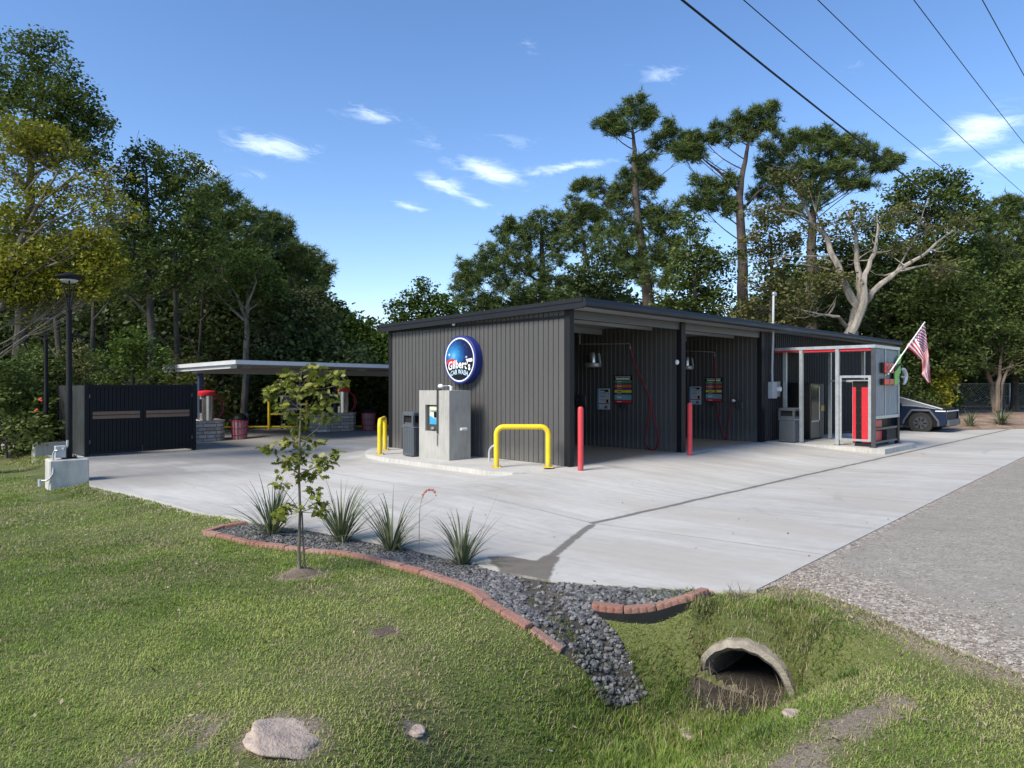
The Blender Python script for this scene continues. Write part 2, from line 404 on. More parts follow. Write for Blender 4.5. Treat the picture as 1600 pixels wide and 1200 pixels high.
def slab_mat():
    t = NT('driveway_concrete'); ob = t.tc.outputs['Object']; s = t.sep(ob); a, b = s[0], s[1]
    wob = t.noise(ob, .7, 3)
    streak = t.noise(t.map(ob, (1.6, .22, 1)), 1.6, 8, .65, .6)
    streak2 = t.noise(t.map(ob, (7, .5, 1), (3,7,0)), 1.5, 5, .7)
    big = t.noise(ob, .22, 4, .5); fine = t.noise(ob, 55, 4, .7); mid = t.noise(ob, 6, 6, .65)
    f = t.math('ADD', t.math('ADD', t.math('MULTIPLY', streak, .34), t.math('MULTIPLY', streak2, .14)), t.math('ADD', t.math('MULTIPLY', big, .30), t.math('ADD', t.math('MULTIPLY', mid, .14), t.math('MULTIPLY', fine, .08))))
    col = t.ramp(f, [(.33, (.25,.24,.215)), (.45, (.41,.395,.355)), (.54, (.50,.482,.435)), (.66, (.60,.58,.525))])
    # broom finish in the trafficked strip near the bays: warm stains
    warm = t.math('MULTIPLY', t.smooth(t.noise(t.map(ob, (1,.45,1),(5,2,0)), .55, 6, .6), .43, .66), .7)
    col = t.mix(warm, col, (.40,.365,.31))
    # worn band behind and left of the building (older, darker)
    lft = t.math('MULTIPLY', t.smooth(b, 2.5, 7), t.smooth(t.math('ADD', t.noise(ob, .35, 5), t.math('MULTIPLY', b, .02)), .45, .68))
    col = t.mix(t.math('MULTIPLY', lft, .65), col, (.17,.162,.15))
    # bay floors
    inb = t.math('MULTIPLY', t.smooth(t.math('ADD', b, t.math('MULTIPLY', wob, .6)), .15, .75), t.math('MULTIPLY', t.math('GREATER_THAN', a, 0.05), t.math('LESS_THAN', a, 9.3)))
    inb = t.math('MULTIPLY', inb, t.math('LESS_THAN', b, 6.6))
    col = t.mix(inb, col, t.mix(mid, (.42,.235,.12), (.66,.44,.27)))
    # joints
    def joint(v, pos, w):
        d = t.math('ABSOLUTE', t.math('SUBTRACT', v, pos)); return t.math('SUBTRACT', 1.0, t.smooth(d, w*.4, w))
    er = t.math('GREATER_THAN', a, -3.85)
    bb = t.math('ADD', b, t.math('MULTIPLY', t.math('SUBTRACT', t.noise(ob, 1.2, 4), .5), .10))
    w1 = t.math('ADD', .028, 0.0)
    drain = t.math('MULTIPLY', joint(bb, -3.6, .075), er)
    stain = t.math('MULTIPLY', t.math('MULTIPLY', joint(bb, -3.62, .35), er), t.smooth(mid, .42, .62))
    dr = t.n('ShaderNodeAttribute', attribute_name='drain').outputs['Fac']
    drain = t.math('MAXIMUM', drain, t.smooth(t.math('ADD', dr, t.math('MULTIPLY', t.math('SUBTRACT', mid, .5), .5)), .45, .7))
    j = drain
    for p in (-8.4, -3.8, .9, 5.5, 10.1, 14.7, 19.3): j = t.math('MAXIMUM', j, t.math('MULTIPLY', joint(a, p, .02), .55))
    for p in (.12, 7.2, 12.0): j = t.math('MAXIMUM', j, t.math('MULTIPLY', joint(b, p, .02), .5))
    col = t.mix(t.math('MULTIPLY', stain, .28), col, (.27,.25,.22))
    col = t.mix(t.math('MULTIPLY', j, .8), col, (.085,.075,.06))
    for (ca, cb, rad, wd) in ((2.0,-8.5,3.4,.10),(2.0,-8.5,4.9,.09),(12.5,-9.5,4.2,.10),(12.5,-9.5,5.7,.09),(-3.5,3.0,4.0,.1),(6.5,-1.0,3.0,.07)):
        da, db = t.math('SUBTRACT', a, ca), t.math('SUBTRACT', b, cb)
        rr_ = t.math('SQRT', t.math('ADD', t.math('MULTIPLY', da, da), t.math('MULTIPLY', db, db)))
        k = t.math('MULTIPLY', joint(rr_, rad, wd), t.math('MULTIPLY', t.smooth(wob, .45, .7), .22)); col = t.mix(k, col, (.16,.155,.15))
    sp = t.n('ShaderNodeTexVoronoi'); t.set(sp.inputs['Vector'], ob); sp.inputs['Scale'].default_value = 1.6
    col = t.mix(t.math('MULTIPLY', t.math('LESS_THAN', sp.outputs['Distance'], t.math('MULTIPLY', t.noise(ob, .9, 2), .06)), .55), col, (.10,.09,.08))
    # silt washed over the low end, painted on the mesh as an attribute
    at = t.n('ShaderNodeAttribute', attribute_name='silt').outputs['Fac']
    sf = t.smooth(t.math('ADD', at, t.math('MULTIPLY', t.math('SUBTRACT', t.noise(ob, 2.2, 7, .65), .5), .55)), .5, .62)
    col = t.mix(sf, col, t.mix(mid, (.10,.09,.072), (.19,.165,.13)))
    nrm = t.bump(t.math('ADD', t.math('MULTIPLY', fine, .6), t.math('MULTIPLY', t.noise(t.map(ob, (60,3,1)), 2, 2), .4)), .25, .004)
    return t.done(col, t.math('ADD', .72, t.math('MULTIPLY', big, .2)), 0, nrm)
M['slab'] = slab_mat()
def road_mat():
    t = NT('old_asphalt'); ob = t.tc.outputs['Object']
    agg = t.n('ShaderNodeTexVoronoi'); t.set(agg.inputs['Vector'], ob); agg.inputs['Scale'].default_value = 48
    aggc = t.sep(agg.outputs['Color'])[0]
    big = t.noise(t.map(ob, (1,1,1), rot=(0,0,-.75)), .5, 6, .6); med = t.noise(ob, 5, 6, .7)
    col = t.ramp(t.math('ADD', t.math('MULTIPLY', aggc, .55), t.math('MULTIPLY', med, .45)), [(.12,(.15,.133,.108)),(.45,(.275,.248,.202)),(.75,(.39,.352,.29)),(.97,(.58,.53,.44))])
    tyre = t.noise(t.map(ob, (1.4,.10,1), rot=(0,0,R(-45))), 1.0, 4, .5)
    col = t.mix(t.math('ADD', t.math('MULTIPLY', t.smooth(big, .45, .62), .35), .25), col, t.mix(med, (.17,.154,.127), (.32,.29,.238)))
    at = t.n('ShaderNodeAttribute', attribute_name='verge').outputs['Fac']
    e = t.smooth(t.math('SUBTRACT', t.math('ADD', at, t.math('MULTIPLY', t.math('SUBTRACT', t.noise(ob, 1.1, 7, .65), .5), .9)), 0), .35, .75)
    ag2 = t.n('ShaderNodeTexVoronoi'); t.set(ag2.inputs['Vector'], ob); ag2.inputs['Scale'].default_value = 38
    grit = t.ramp(t.math('ADD', t.math('MULTIPLY', t.sep(ag2.outputs['Color'])[1], .6), t.math('MULTIPLY', med, .4)), [(.2,(.14,.11,.085)),(.55,(.30,.255,.20)),(.85,(.55,.50,.43))])
    col = t.mix(t.math('MULTIPLY', e, .85), col, grit)
    nrm = t.bump(t.math('ADD', agg.outputs['Distance'], t.math('MULTIPLY', med, .5)), .6, .012)
    return t.done(col, .92, 0, nrm)
M['road'] = road_mat()
def soil_mat(name, c1, c2, c3, sc=1.0, fine=30, bare=None):
    t = NT(name); ob = t.n('ShaderNodeNewGeometry').outputs['Position']
    a = t.noise(ob, .8*sc, 7, .65); b = t.noise(ob, fine, 5, .7)
    f = t.math('ADD', t.math('MULTIPLY', a, .55), t.math('MULTIPLY', b, .45))
    col = t.ramp(f, [(.34, c1), (.5, c2), (.66, c3)])
    if bare:
        at = t.n('ShaderNodeAttribute', attribute_name='bare').outputs['Fac']
        k = t.smooth(t.math('ADD', at, t.math('MULTIPLY', t.math('SUBTRACT', t.noise(ob, 9, 6, .7), .5), .8)), .25, .6)
        col = t.mix(k, col, t.ramp(b, [(.35, bare[0]), (.65, bare[1])]))
    return t.done(col, .95, 0, t.bump(b, .8, .03))
M['lawnbase'] = soil_mat('lawn_thatch', (.07,.085,.02), (.12,.14,.035), (.21,.20,.08), 1, 45, ((.15,.115,.08),(.34,.28,.21)))
M['floor'] = soil_mat('leaf_litter', (.03,.025,.015), (.06,.05,.03), (.12,.095,.06), .6, 6)
M['bank'] = soil_mat('bank_soil', (.07,.065,.025), (.14,.125,.06), (.27,.22,.14), 3, 35)
M['mulch'] = soil_mat('wood_mulch', (.12,.075,.05), (.24,.165,.115), (.42,.32,.24), 1.5, 9)
M['dirt'] = soil_mat('bare_dirt', (.08,.058,.04), (.16,.12,.085), (.27,.21,.155), 3, 60)
M['fines'] = soil_mat('gravel_fines', (.04,.034,.027), (.085,.072,.056), (.15,.13,.105), 3, 50)
M['mud'] = soil_mat('dark_mud', (.016,.013,.009), (.04,.032,.022), (.085,.07,.05), 3, 40)

def leaf_mat(name, cs, trans=.3, rough=.55):
    t = NT(name); at = t.n('ShaderNodeAttribute', attribute_name='rnd').outputs['Fac']
    n = len(cs); col = t.ramp(at, [((i+.5)/n, c) for i, c in enumerate(cs)])
    p = t.n('ShaderNodeBsdfPrincipled'); t.set(p.inputs['Base Color'], col); p.inputs['Roughness'].default_value = rough
    p.inputs['Specular IOR Level'].default_value = .18
    tr = t.n('ShaderNodeBsdfTranslucent'); t.set(tr.inputs[0], t.mix(.5, col, (.10,.14,.02)))
    ms = t.n('ShaderNodeMixShader'); ms.inputs[0].default_value = trans
    t.t.links.new(p.outputs[0], ms.inputs[1]); t.t.links.new(tr.outputs[0], ms.inputs[2]); t.t.links.new(ms.outputs[0], t.o.inputs[0])
    return t.m
LEAF = {
 'oak':   leaf_mat('oak_leaves', [(.042,.066,.016),(.080,.118,.028),(.118,.158,.040),(.155,.185,.060)]),
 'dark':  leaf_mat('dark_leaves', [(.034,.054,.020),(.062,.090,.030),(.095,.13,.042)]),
 'yell':  leaf_mat('yellow_green_leaves', [(.12,.14,.016),(.22,.23,.022),(.31,.29,.032),(.25,.25,.03)]),
 'olive': leaf_mat('olive_leaves', [(.048,.062,.026),(.085,.105,.042),(.14,.155,.075)]),
 'mid':   leaf_mat('mid_green_leaves', [(.040,.070,.013),(.075,.125,.022),(.12,.175,.034)]),
 'pine':  leaf_mat('pine_needles', [(.042,.068,.022),(.080,.120,.034),(.120,.165,.048),(.165,.20,.065)], .15),
 'twiggy':leaf_mat('thin_leaves', [(.09,.10,.03),(.14,.145,.045),(.17,.145,.07)]),
 'sap':   leaf_mat('young_oak_leaves', [(.12,.15,.018),(.19,.22,.030),(.27,.28,.05),(.30,.29,.10)], .3, .4),
 'yucca': leaf_mat('strap_leaves', [(.075,.10,.05),(.13,.16,.085),(.20,.23,.13),(.32,.30,.20)], .15, .5),
}
def bark_mat(name, c1, c2, sc=6):
    t = NT(name); ob = t.tc.outputs['Object']; v = t.map(ob, (1,1,.3))
    n = t.noise(v, sc, 7, .7); col = t.ramp(n, [(.35, c1), (.62, c2)])
    return t.done(col, .9, 0, t.bump(n, .8, .04))
BARK = {'grey': bark_mat('grey_bark', (.022,.019,.015), (.058,.05,.04)), 'pine': bark_mat('pine_bark', (.035,.026,.02), (.10,.075,.06), 4),
        'pale': bark_mat('pale_bark', (.13,.11,.085), (.36,.325,.275), 3), 'twig': bark_mat('bare_twigs', (.08,.068,.05), (.19,.165,.13), 5),
        'tan': bark_mat('smooth_tan_bark', (.14,.10,.07), (.27,.21,.155), 4)}

# ------------------------------------------------------------------ terrain
def axis_coords(lo, flo, fhi, hi, d, g=1.22):
    c = list(np.arange(flo, fhi, d)); s = d
    x = c[-1]
    while x < hi: s *= g; x += s; c.append(x)
    s = d; x = c[0]
    while x > lo: s *= g; x -= s; c.insert(0, x)
    return np.array(c)
def gp0(px, py): return unproj(px, py, lambda x, y: ground_z(x, y, True))
BAREP = [(gp0(603,988),.13,.10),(gp0(444,1150),.24,.22),(gp0(648,1142),.08,.07),(SAP,.25,.21),((1.78,5.70),.22,.16)]
BARELINE = [gp0(*p) for p in [(1215,1215),(1262,1180),(1300,1150),(1345,1122),(1400,1098)]]
def barefn(x, y):
    b = np.zeros(np.shape(x))
    for (bx, by), rx, ry in BAREP: b = np.maximum(b, np.exp(-((x-bx)**2/rx**2+(y-by)**2/ry**2)*.8))
    b = np.maximum(b, .95*np.exp(-(pdist(x, y, BARELINE)/.15)**2)*(.45+.8*vn(x, y, 4)))
    return np.maximum(b, .5*cl((fbm(x+17, y+3, 1.3)-.68)*9, 0, 1))
def build_ground():
    xs = axis_coords(-900, -5, 5.5, 900, .05, 1.13); ys = axis_coords(-900, 2.6, 8.5, 1500, .05, 1.13)
    X, Y = np.meshgrid(xs, ys); Z = ground_z(X, Y)
    nx, ny = len(xs), len(ys)
    v = np.stack([X, Y, Z], -1).reshape(-1, 3)
    i = np.arange(nx-1)[None] + np.arange(ny-1)[:, None]*nx
    f = np.stack([i, i+1, i+1+nx, i+nx], -1).reshape(-1, 4)
    vx, vy, vz = v[f][...,0], v[f][...,1], v[f][...,2]
    cx_, cy_ = vx.mean(1), vy.mean(1); s_ = (cx_-PM[0])*PAX[0]+(cy_-PM[1])*PAX[1]; l_ = -(cx_-PM[0])*PAX[1]+(cy_-PM[1])*PAX[0]
    f = f[~((np.abs(l_) < .37) & (s_ > -.24) & (s_ < .16))]
    me = bpy.data.meshes.new('lawn'); me.from_pydata(v.tolist(), [], f.tolist()); me.update()
    bare = barefn(v[:,0], v[:,1])
    bare = np.maximum(bare, .8*np.exp(-(pdist(v[:,0], v[:,1], GRASSEDGE)/.25)**2)); me.attributes.new('bare','FLOAT','POINT').data.foreach_set('value', bare.astype(np.float32))
    me.polygons.foreach_set('use_smooth', [True]*len(me.polygons))
    o = link_mesh('ground', me, M['lawnbase']); tag(o, kind='structure')
build_ground()

def sheet(name, poly, zf, mats, grid=.4, frame=False, thick=.22, attrs=None, extra=None, kind='structure', dz=0.0):
    """polygon (world xy) filled with a triangulated grid following zf"""
    if frame: P = [AB(*p) for p in poly]
    else: P = [tuple(map(float, p)) for p in poly]
    dens = []
    n = len(P)
    for i in range(n):
        p, q = P[i], P[(i+1) % n]; L = math.dist(p, q); k = max(1, int(L/grid))
        for j in range(k): dens.append((p[0]+(q[0]-p[0])*j/k, p[1]+(q[1]-p[1])*j/k))
    nb = len(dens)
    xs = [p[0] for p in dens]; ys = [p[1] for p in dens]
    gx_, gy_ = np.meshgrid(np.arange(min(xs)+grid*.5, max(xs), grid), np.arange(min(ys)+grid*.5, max(ys), grid))
    gx_ = gx_.ravel(); gy_ = gy_.ravel()
    if extra is not None: gx_ = np.concatenate([gx_, extra[0]]); gy_ = np.concatenate([gy_, extra[1]])
    ok = inpoly(gx_, gy_, dens) & (pdist(gx_, gy_, dens, True) > grid*.3)
    pts = [Vector(p) for p in dens] + [Vector((x, y)) for x, y in zip(gx_[ok], gy_[ok])]
    vs, es, fs, *_ = delaunay_2d_cdt(pts, [(i, (i+1) % nb) for i in range(nb)], [], 1, 1e-5)
    va = np.array([(v.x, v.y) for v in vs])
    if frame: wx = C0[0]+va[:,0]*U[0]+va[:,1]*V[0]; wy = C0[1]+va[:,0]*U[1]+va[:,1]*V[1]
    else: wx, wy = va[:,0], va[:,1]
    z = zf(wx, wy) + dz
    verts = [(float(va[i,0]), float(va[i,1]), float(z[i])) for i in range(len(va))]
    faces = [tuple(f) for f in fs]
    nt = len(verts)
    if thick:
        ring = []
        for i, p in enumerate(dens):
            wx_, wy_ = (C0[0]+p[0]*U[0]+p[1]*V[0], C0[1]+p[0]*U[1]+p[1]*V[1]) if frame else p
            zt = float(zf(np.array(wx_), np.array(wy_))) + dz
            ring.append(len(verts)); verts.append((p[0], p[1], zt)); verts.append((p[0], p[1], zt-thick))
        for i in range(nb):
            j = (i+1) % nb; faces.append((ring[i], ring[i]+1, ring[j]+1, ring[j]))
    me = bpy.data.meshes.new(name); me.from_pydata(verts, [], faces); me.update()
    if attrs:
        for an, fn in attrs.items():
            at = me.attributes.new(an, 'FLOAT', 'POINT')
            co = np.array([v[:2] for v in verts])
            if frame: X_, Y_ = C0[0]+co[:,0]*U[0]+co[:,1]*V[0], C0[1]+co[:,0]*U[1]+co[:,1]*V[1]
            else: X_, Y_ = co[:,0], co[:,1]
            at.data.foreach_set('value', np.asarray(fn(X_, Y_), np.float32))
    # normals up
    o = link_mesh(name, me, mats)
    if frame: o.location = (C0[0], C0[1], 0); o.rotation_euler = (0, 0, RZ)
    if kind: o['kind'] = kind
    return o
siltp = [unproj(*p) for p in [(770,880),(800,883),(835,882),(858,872)]]
silt2 = [unproj(*p) for p in [(800,900),(850,893)]]
SILTPOLY = [unproj(*p) for p in [(764,869),(800,871),(838,877),(856,866),(875,871),(864,888),(858,912),(784,898)]]
siltline = [unproj(*p) for p in [(864,868),(900,838),(925,820)]]
def silt(x, y):
    ins = inpoly(x, y, SILTPOLY); d = pdist(x, y, SILTPOLY, True); d2 = pdist(x, y, siltline)
    return np.maximum(.55 + np.where(ins, d, -d)/.35, .60 - d2/.22)
ex = np.arange(-14, 30, .3); nearx, neary = np.meshgrid(np.arange(-8, -2.5, .07), np.arange(-8.5, -3.2, .07))
sheet('driveway_slab', SLAB, slab_z, M['slab'], .45, True, .22, {'silt': silt, 'drain': lambda x, y: 1 - pdist(x, y, siltline)/.14},
      (np.concatenate([ex, nearx.ravel()]), np.concatenate([np.full(len(ex), -3.6), neary.ravel()])))
sheet('road', ROAD, slab_z, M['road'], .5, False, .1, {'verge': lambda x, y: np.maximum(1.05 - pdist(x, y, GRASSEDGE + [(gx+.9,gy-.45),(gx+3,gy-1.6),(gx+8,gy-6)])/1.5, .85 - pdist(x, y, [SLAB_EDGE[-1]]+ROADB)/.4)}, dz=-.012)
# kerbed pad along the side wall
PAD = [ab2w(*p) for p in [(.02,-.25),(-.9,-.12),(-1.55,.25),(-1.78,.7),(-1.8,2.5),(-1.75,4.6),(-1.55,5.5),(-1.1,6.2),(-.5,6.75),(.02,6.95)]]
sheet('kerb_pad', PAD, lambda x, y: np.full(np.shape(x), .010) - .06*sst(-ABv(x,y)[1], -.6, .3), M['conclight'], .3, True, .2)
CPAD = [ab2w(*p) for p in [(9.45,.02),(9.45,-.5),(9.6,-1.4),(9.6,-3.1),(9.75,-3.38),(12.7,-3.38),(13.0,-3.1),(13.0,.02)]]
sheet('vending_pad', CPAD, lambda x, y: .012 + .016*ABv(x,y)[1], M['conclight'], .3, True, .25)
# mulch strip beside the chain link fence
MUL = [ab2w(23.7,-2.15), ab2w(26.5,-3.95), ab2w(31,-6.85), ab2w(36,-4.5), (33,40.5), (12,40.5), ab2w(22.6,2)]
sheet('mulch_strip', MUL, lambda x, y: ground_z(x, y), M['mulch'], .7, False, 0, dz=.03)
# woodland floor beyond
FL = [(-120,21),(-19,19.2),(-14.5,20.8),ab2w(-7.6,13),ab2w(-7.5,17.9),ab2w(22.8,17.9),(12,40.8),(33,40.8),(34,28),(150,80),(150,200),(-120,200)]
sheet('woodland_floor', FL, lambda x, y: ground_z(x, y), M['floor'], 3.0, False, 0, dz=.05)

# ------------------------------------------------------------------ the car wash building
Bd = thing('car_wash_building', 'long low charcoal metal building with two open wash bays under a flat black-edged roof', 'building', W(0,0,0), RZ)
def zr(b): return 3.44 - .02*(b+.54)       # underside of the roof
def ribs(mb, p0, p1, n, z0, ztop, pitch=.15, depth=.022, minor=True):
    """ribbed sheet from p0 to p1 (a,b), ribs standing out along n"""
    L = math.dist(p0, p1); dx, dy = (p1[0]-p0[0])/L, (p1[1]-p0[1])/L
    pitch = .150; prof = [(0,depth if minor else 0)]; s = .06
    while s + pitch < L + .1:
        for ds, o in (((0,depth),(.012,0),(.034,0),(.046,depth)) if minor else ((0,0),(.012,depth*1.5),(.038,depth*1.5),(.050,0))): prof.append((s+ds, o))
        if minor: 
            for ds, o in ((.088,depth),(.094,depth-.004),(.102,depth-.004),(.108,depth)): prof.append((s+ds, o))
        s += pitch
    prof = [q for q in prof if q[0] < L] + [(L, depth if minor else 0)]
    vs = []
    for s_, o in prof:
        a, b = p0[0]+dx*s_+n[0]*o, p0[1]+dy*s_+n[1]*o
        vs += [(a,b,z0),(a,b,ztop(p0[0]+dx*s_, p0[1]+dy*s_))]
    mb.add(vs, [(2*i,2*i+2,2*i+3,2*i+1) for i in range(len(prof)-1)])
top = lambda a, b: zr(b) - .004
m = MB(); ribs(m, (0,6.55), (0,.16), (-1,0), .0, top); m.box(.004,.10,.0,6.56,-.05,3.30); m.build('side_wall', M['wall'], Bd)
for a_, nm in ((4.53,'divider_wall'),(9.2,'divider_wall')):
    m = MB(); ribs(m, (a_,6.4), (a_,.12), (-1,0), .0, top, minor=False); m.box(a_+.004,a_+.146,.05,6.4,-.05,3.28)
    ribs(m, (a_+.15,.12), (a_+.15,6.4), (1,0), .0, top, minor=False); m.build(nm, M['wall'], Bd)
m = MB(); ribs(m, (9.36,-.004), (21,-.004), (0,-1), .0, lambda a,b: zr(0)-.004, minor=False); m.box(9.36,21,.0,.1,-.05,3.40); m.build('front_wall', M['wallblack'], Bd)
m = MB(); m.box(0,21,6.45,6.55,-.05,3.27); ribs(m, (21,6.556), (0,6.556), (0,1), .0, top); m.build('rear_wall', M['wall'], Bd)
m = MB(); m.box(20.9,21,.101,6.449,-.05,3.27); ribs(m, (21.004,.1), (21.004,6.5), (1,0), .0, top); m.build('end_wall', M['wall'], Bd)
# black corner and jamb trims
def trim(name, a0, a1, b0, b1, zt=None):
    m = MB(); m.box(a0,a1,b0,b1,-.03, (zt or zr(b0))-.006); return m.build(name, M['trim'], Bd)
trim('corner_post', -.045,.10,-.02,.14); trim('corner_post', 4.50,4.70,-.03,.115); trim('corner_post', 9.17,9.38,-.035,.115)
trim('corner_post', -.045,.06,6.50,6.62); trim('corner_post', 20.9,21.06,-.04,.1)
m = MB(); m.box(-.04,-.005,.15,6.5,3.24,3.30); m.build('top_trim', M['trim'], Bd)
m = MB(); m.box(-.15,21.25,-.50,6.76,0,.12)
m.v = [(x,y,z + zr(y)) for x,y,z in m.v]; rf = m.build('roof', M['soffit'], Bd)
# profiled eaves: gutter along the front, flashing on the sides
prof = [(-.50,3.425),(-.56,3.425),(-.60,3.46),(-.60,3.535),(-.555,3.622),(-.36,3.626),(-.36,3.58),(-.50,3.575)]
m = MB(); m.prism(prof, 0, -.21, 21.3); m.build('gutter', M['fascia'], rf)
for a0, a1 in ((-.21,-.13),(21.22,21.3)):
    m = MB()
    for (x0, x1, z0, z1) in ((a0, a1, -.03, .165), (a0-.018 if a0 < 0 else a0, a1 if a0 < 0 else a1+.018, .10, .185)):
        vs = [(x,y,z+zr(y)) for z in (z0,z1) for x,y in ((x0,-.5),(x1,-.5),(x1,6.83),(x0,6.83))]
        m.add(vs, [(0,3,2,1),(4,5,6,7),(0,1,5,4),(1,2,6,5),(2,3,7,6),(3,0,4,7)])
    m.build('roof_flashing', M['fascia'], rf)
# ribbed roof top sheet
m = MB()
vs = []; n_ = 70
for i in range(n_+1):
    a_ = -.12 + 21.3*i/n_; o = .03 if i % 2 else 0
    vs += [(a_, -.35, zr(-.35)+.135+o), (a_, 6.74, zr(6.74)+.135+o)]
m.add(vs, [(2*i,2*i+2,2*i+3,2*i+1) for i in range(n_)]); m.build('roof_sheet', M['fascia'], rf)
# purlins and beams under the roof
for b_ in (.9, 2.6, 4.3, 6.0):
    m = MB(); m.box(.1,4.5,b_-.03,b_+.03,zr(b_)-.16,zr(b_)-.004); m.box(4.72,9.15,b_-.03,b_+.03,zr(b_)-.16,zr(b_)-.004); m.build('purlin', M['soffit'], Bd)
m = MB(); m.box(.1,4.5,.02,.14,zr(0)-.2,zr(0)-.004); m.box(4.71,9.16,.02,.14,zr(0)-.2,zr(0)-.004); m.build('eave_beam', M['galvdark'], Bd)

# little wall lamps
def dome_lamp(label, loc, axis, r=.06):
    t = thing('wall_lamp', label, 'lamp', loc, RZ)
    m = MB()
    if axis == 'a': m.tube([(0,0,0),(-.03,0,0)], r*1.0, 14); m.build('lamp_base', M['galvdark'], t); m = MB(); m.ell((-.05,0,0), .04, r, r, 14, 8)
    else: m.tube([(0,0,0),(0,-.03,0)], r*1.0, 14); m.build('lamp_base', M['galvdark'], t); m = MB(); m.ell((0,-.05,0), r, .045, r, 14, 8)
    m.build('lamp_globe', M['white'], t, True)
b_, z_ = onwall(0, 712.5, 506); dome_lamp('small white dome lamp high on the charcoal side wall above the round sign', W(-.03,b_,z_), 'a', .055)
a_, z_ = onfront(-.03, 1055, 566); dome_lamp('white globe lamp on the black post between the two wash bays', W(a_,-.035,z_), 'b', .065)

# ------------------------------------------------------------------ text helper
def text_mesh(txt, size=1.0, bold=.0, spacing=1.0, extrude=0.0):
    cu = bpy.data.curves.new('txt', 'FONT'); cu.body = txt; cu.size = size; cu.align_x = 'CENTER'; cu.offset = bold; cu.space_character = spacing
    cu.resolution_u = 3; cu.extrude = extrude
    o = bpy.data.objects.new('txt', cu); COL.objects.link(o)
    bpy.context.view_layer.update()
    me = bpy.data.meshes.new_from_object(o.evaluated_get(bpy.context.evaluated_depsgraph_get()))
    bpy.data.objects.remove(o); return me
def warp(me, fn):
    for v in me.vertices: v.co = fn(v.co)
    me.update(); return me

# ------------------------------------------------------------------ round sign
bs, zs = onwall(-.27, 717, 562)
Sg = thing('round_sign', 'round blue shop sign with white lettering high on the charcoal side wall', 'sign', W(0, bs, zs), RZ)
def disc(m, r0, r1, x0, x1, n=64):     # ring/disc facing -a
    if r0 <= 0: vs = [(x0, r1*cos(2*pi*k/n), r1*sin(2*pi*k/n)) for k in range(n)]; m.add(vs, [tuple(range(n))]); return
    vs = [(x0, r*cos(2*pi*k/n), r*sin(2*pi*k/n)) for r in (r0, r1) for k in range(n)]
    m.add(vs, [(k, (k+1)%n, n+(k+1)%n, n+k) for k in range(n)])
m = MB(); n_ = 64
prf = [(-.03,.60),(-.235,.60),(-.25,.585),(-.25,.0)]
vs = [(x, r*cos(2*pi*k/n_), r*sin(2*pi*k/n_)) for x, r in prf for k in range(n_)]
m.add(vs, [(i*n_+k, i*n_+(k+1)%n_, (i+1)*n_+(k+1)%n_, (i+1)*n_+k) for i in range(3) for k in range(n_)]); m.build('sign_case', M['signblue'], Sg, True)
m = MB(); disc(m, .515, .548, -.254, 0); m.build('white_ring', M['white'], Sg)
def art_mat():
    t = NT('sign_art'); ob = t.tc.outputs['Object']; s = t.sep(ob)
    dx = t.math('SUBTRACT', s[1], .22); dz = t.math('SUBTRACT', s[2], .10)
    d = t.math('SQRT', t.math('ADD', t.math('MULTIPLY', dx, dx), t.math('MULTIPLY', dz, dz)))
    d = t.math('ADD', d, t.math('MULTIPLY', t.math('SUBTRACT', t.noise(ob, 5, 5, .6), .5), .18))
    col = t.ramp(d, [(.0,(.16,.45,.65)),(.10,(.04,.26,.50)),(.26,(.012,.10,.30)),(.42,(.006,.018,.09)),(.7,(.004,.006,.035))])
    st = t.n('ShaderNodeTexVoronoi'); t.set(st.inputs['Vector'], ob); st.inputs['Scale'].default_value = 16
    col = t.mix(t.math('MULTIPLY', t.math('LESS_THAN', st.outputs['Distance'], .12), .5), col, (.3,.6,.9))
    return t.done(col, .55, 0, None, Specular_IOR_Level=.2)
m = MB(); disc(m, 0, .516, -.2535, 0); m.build('sign_face', art_mat(), Sg)
# black lower banner, red vehicle nose, silver bumper, star
m = MB(); pts = [(.50*cos(t), .50*sin(t)) for t in np.linspace(pi+.22, 2*pi-.22, 30)]
pts += [(.46,-.06),(.30,-.12),(.1,-.085),(-.1,-.10),(-.30,-.16)]
m.add([(-.257, -x, y+.03) for x, y in pts], [tuple(range(len(pts)))]); m.build('banner', M['black'], Sg)
m = MB(); pts = [(-.49,-.10),(-.48,-.03),(-.40,0),(-.30,.03),(-.18,.02),(-.12,-.04),(-.15,-.10),(-.32,-.13)]
m.add([(-.260, -x, y) for x, y in pts], [tuple(range(len(pts)))]); m.build('red_car_picture', M['red'], Sg)
m = MB(); pts = [(.24,.0),(.36,.02),(.48,.03),(.49,-.05),(.40,-.06),(.30,-.05)]
m.add([(-.260, -x, y) for x, y in pts], [tuple(range(len(pts)))]); m.build('white_car_picture', M['white'], Sg)
for cx, cy, r in ((.26,.06,.05),(-.38,.13,.06)):
    m = MB()
    p = [(cx + (r if k%2==0 else r*.22)*cos(pi*k/4), cy + (r if k%2==0 else r*.22)*sin(pi*k/4)) for k in range(8)]
    m.add([(-.258,-x,y) for x,y in p], [tuple(range(8))])
    m.build('sparkle', M['led'], Sg)
me = text_mesh("Gilbert's", .255, .006, 1.06)
warp(me, lambda c: Vector((-.263, -(c.x*.88), -.235 + c.y*1.12 + .03 - .42*(c.x*.82)**2)))
link_mesh('shop_name', me, M['led'], Sg)
me = text_mesh("CAR WASH", .15, .004, 1.04)
warp(me, lambda c: Vector((-.263, -c.x*.82, -.385 + c.y*1.1 + .03 - .5*(c.x*.82)**2)))
link_mesh('car_wash_lettering', me, simple('ice_blue', (.45,.62,.75), .4), Sg)

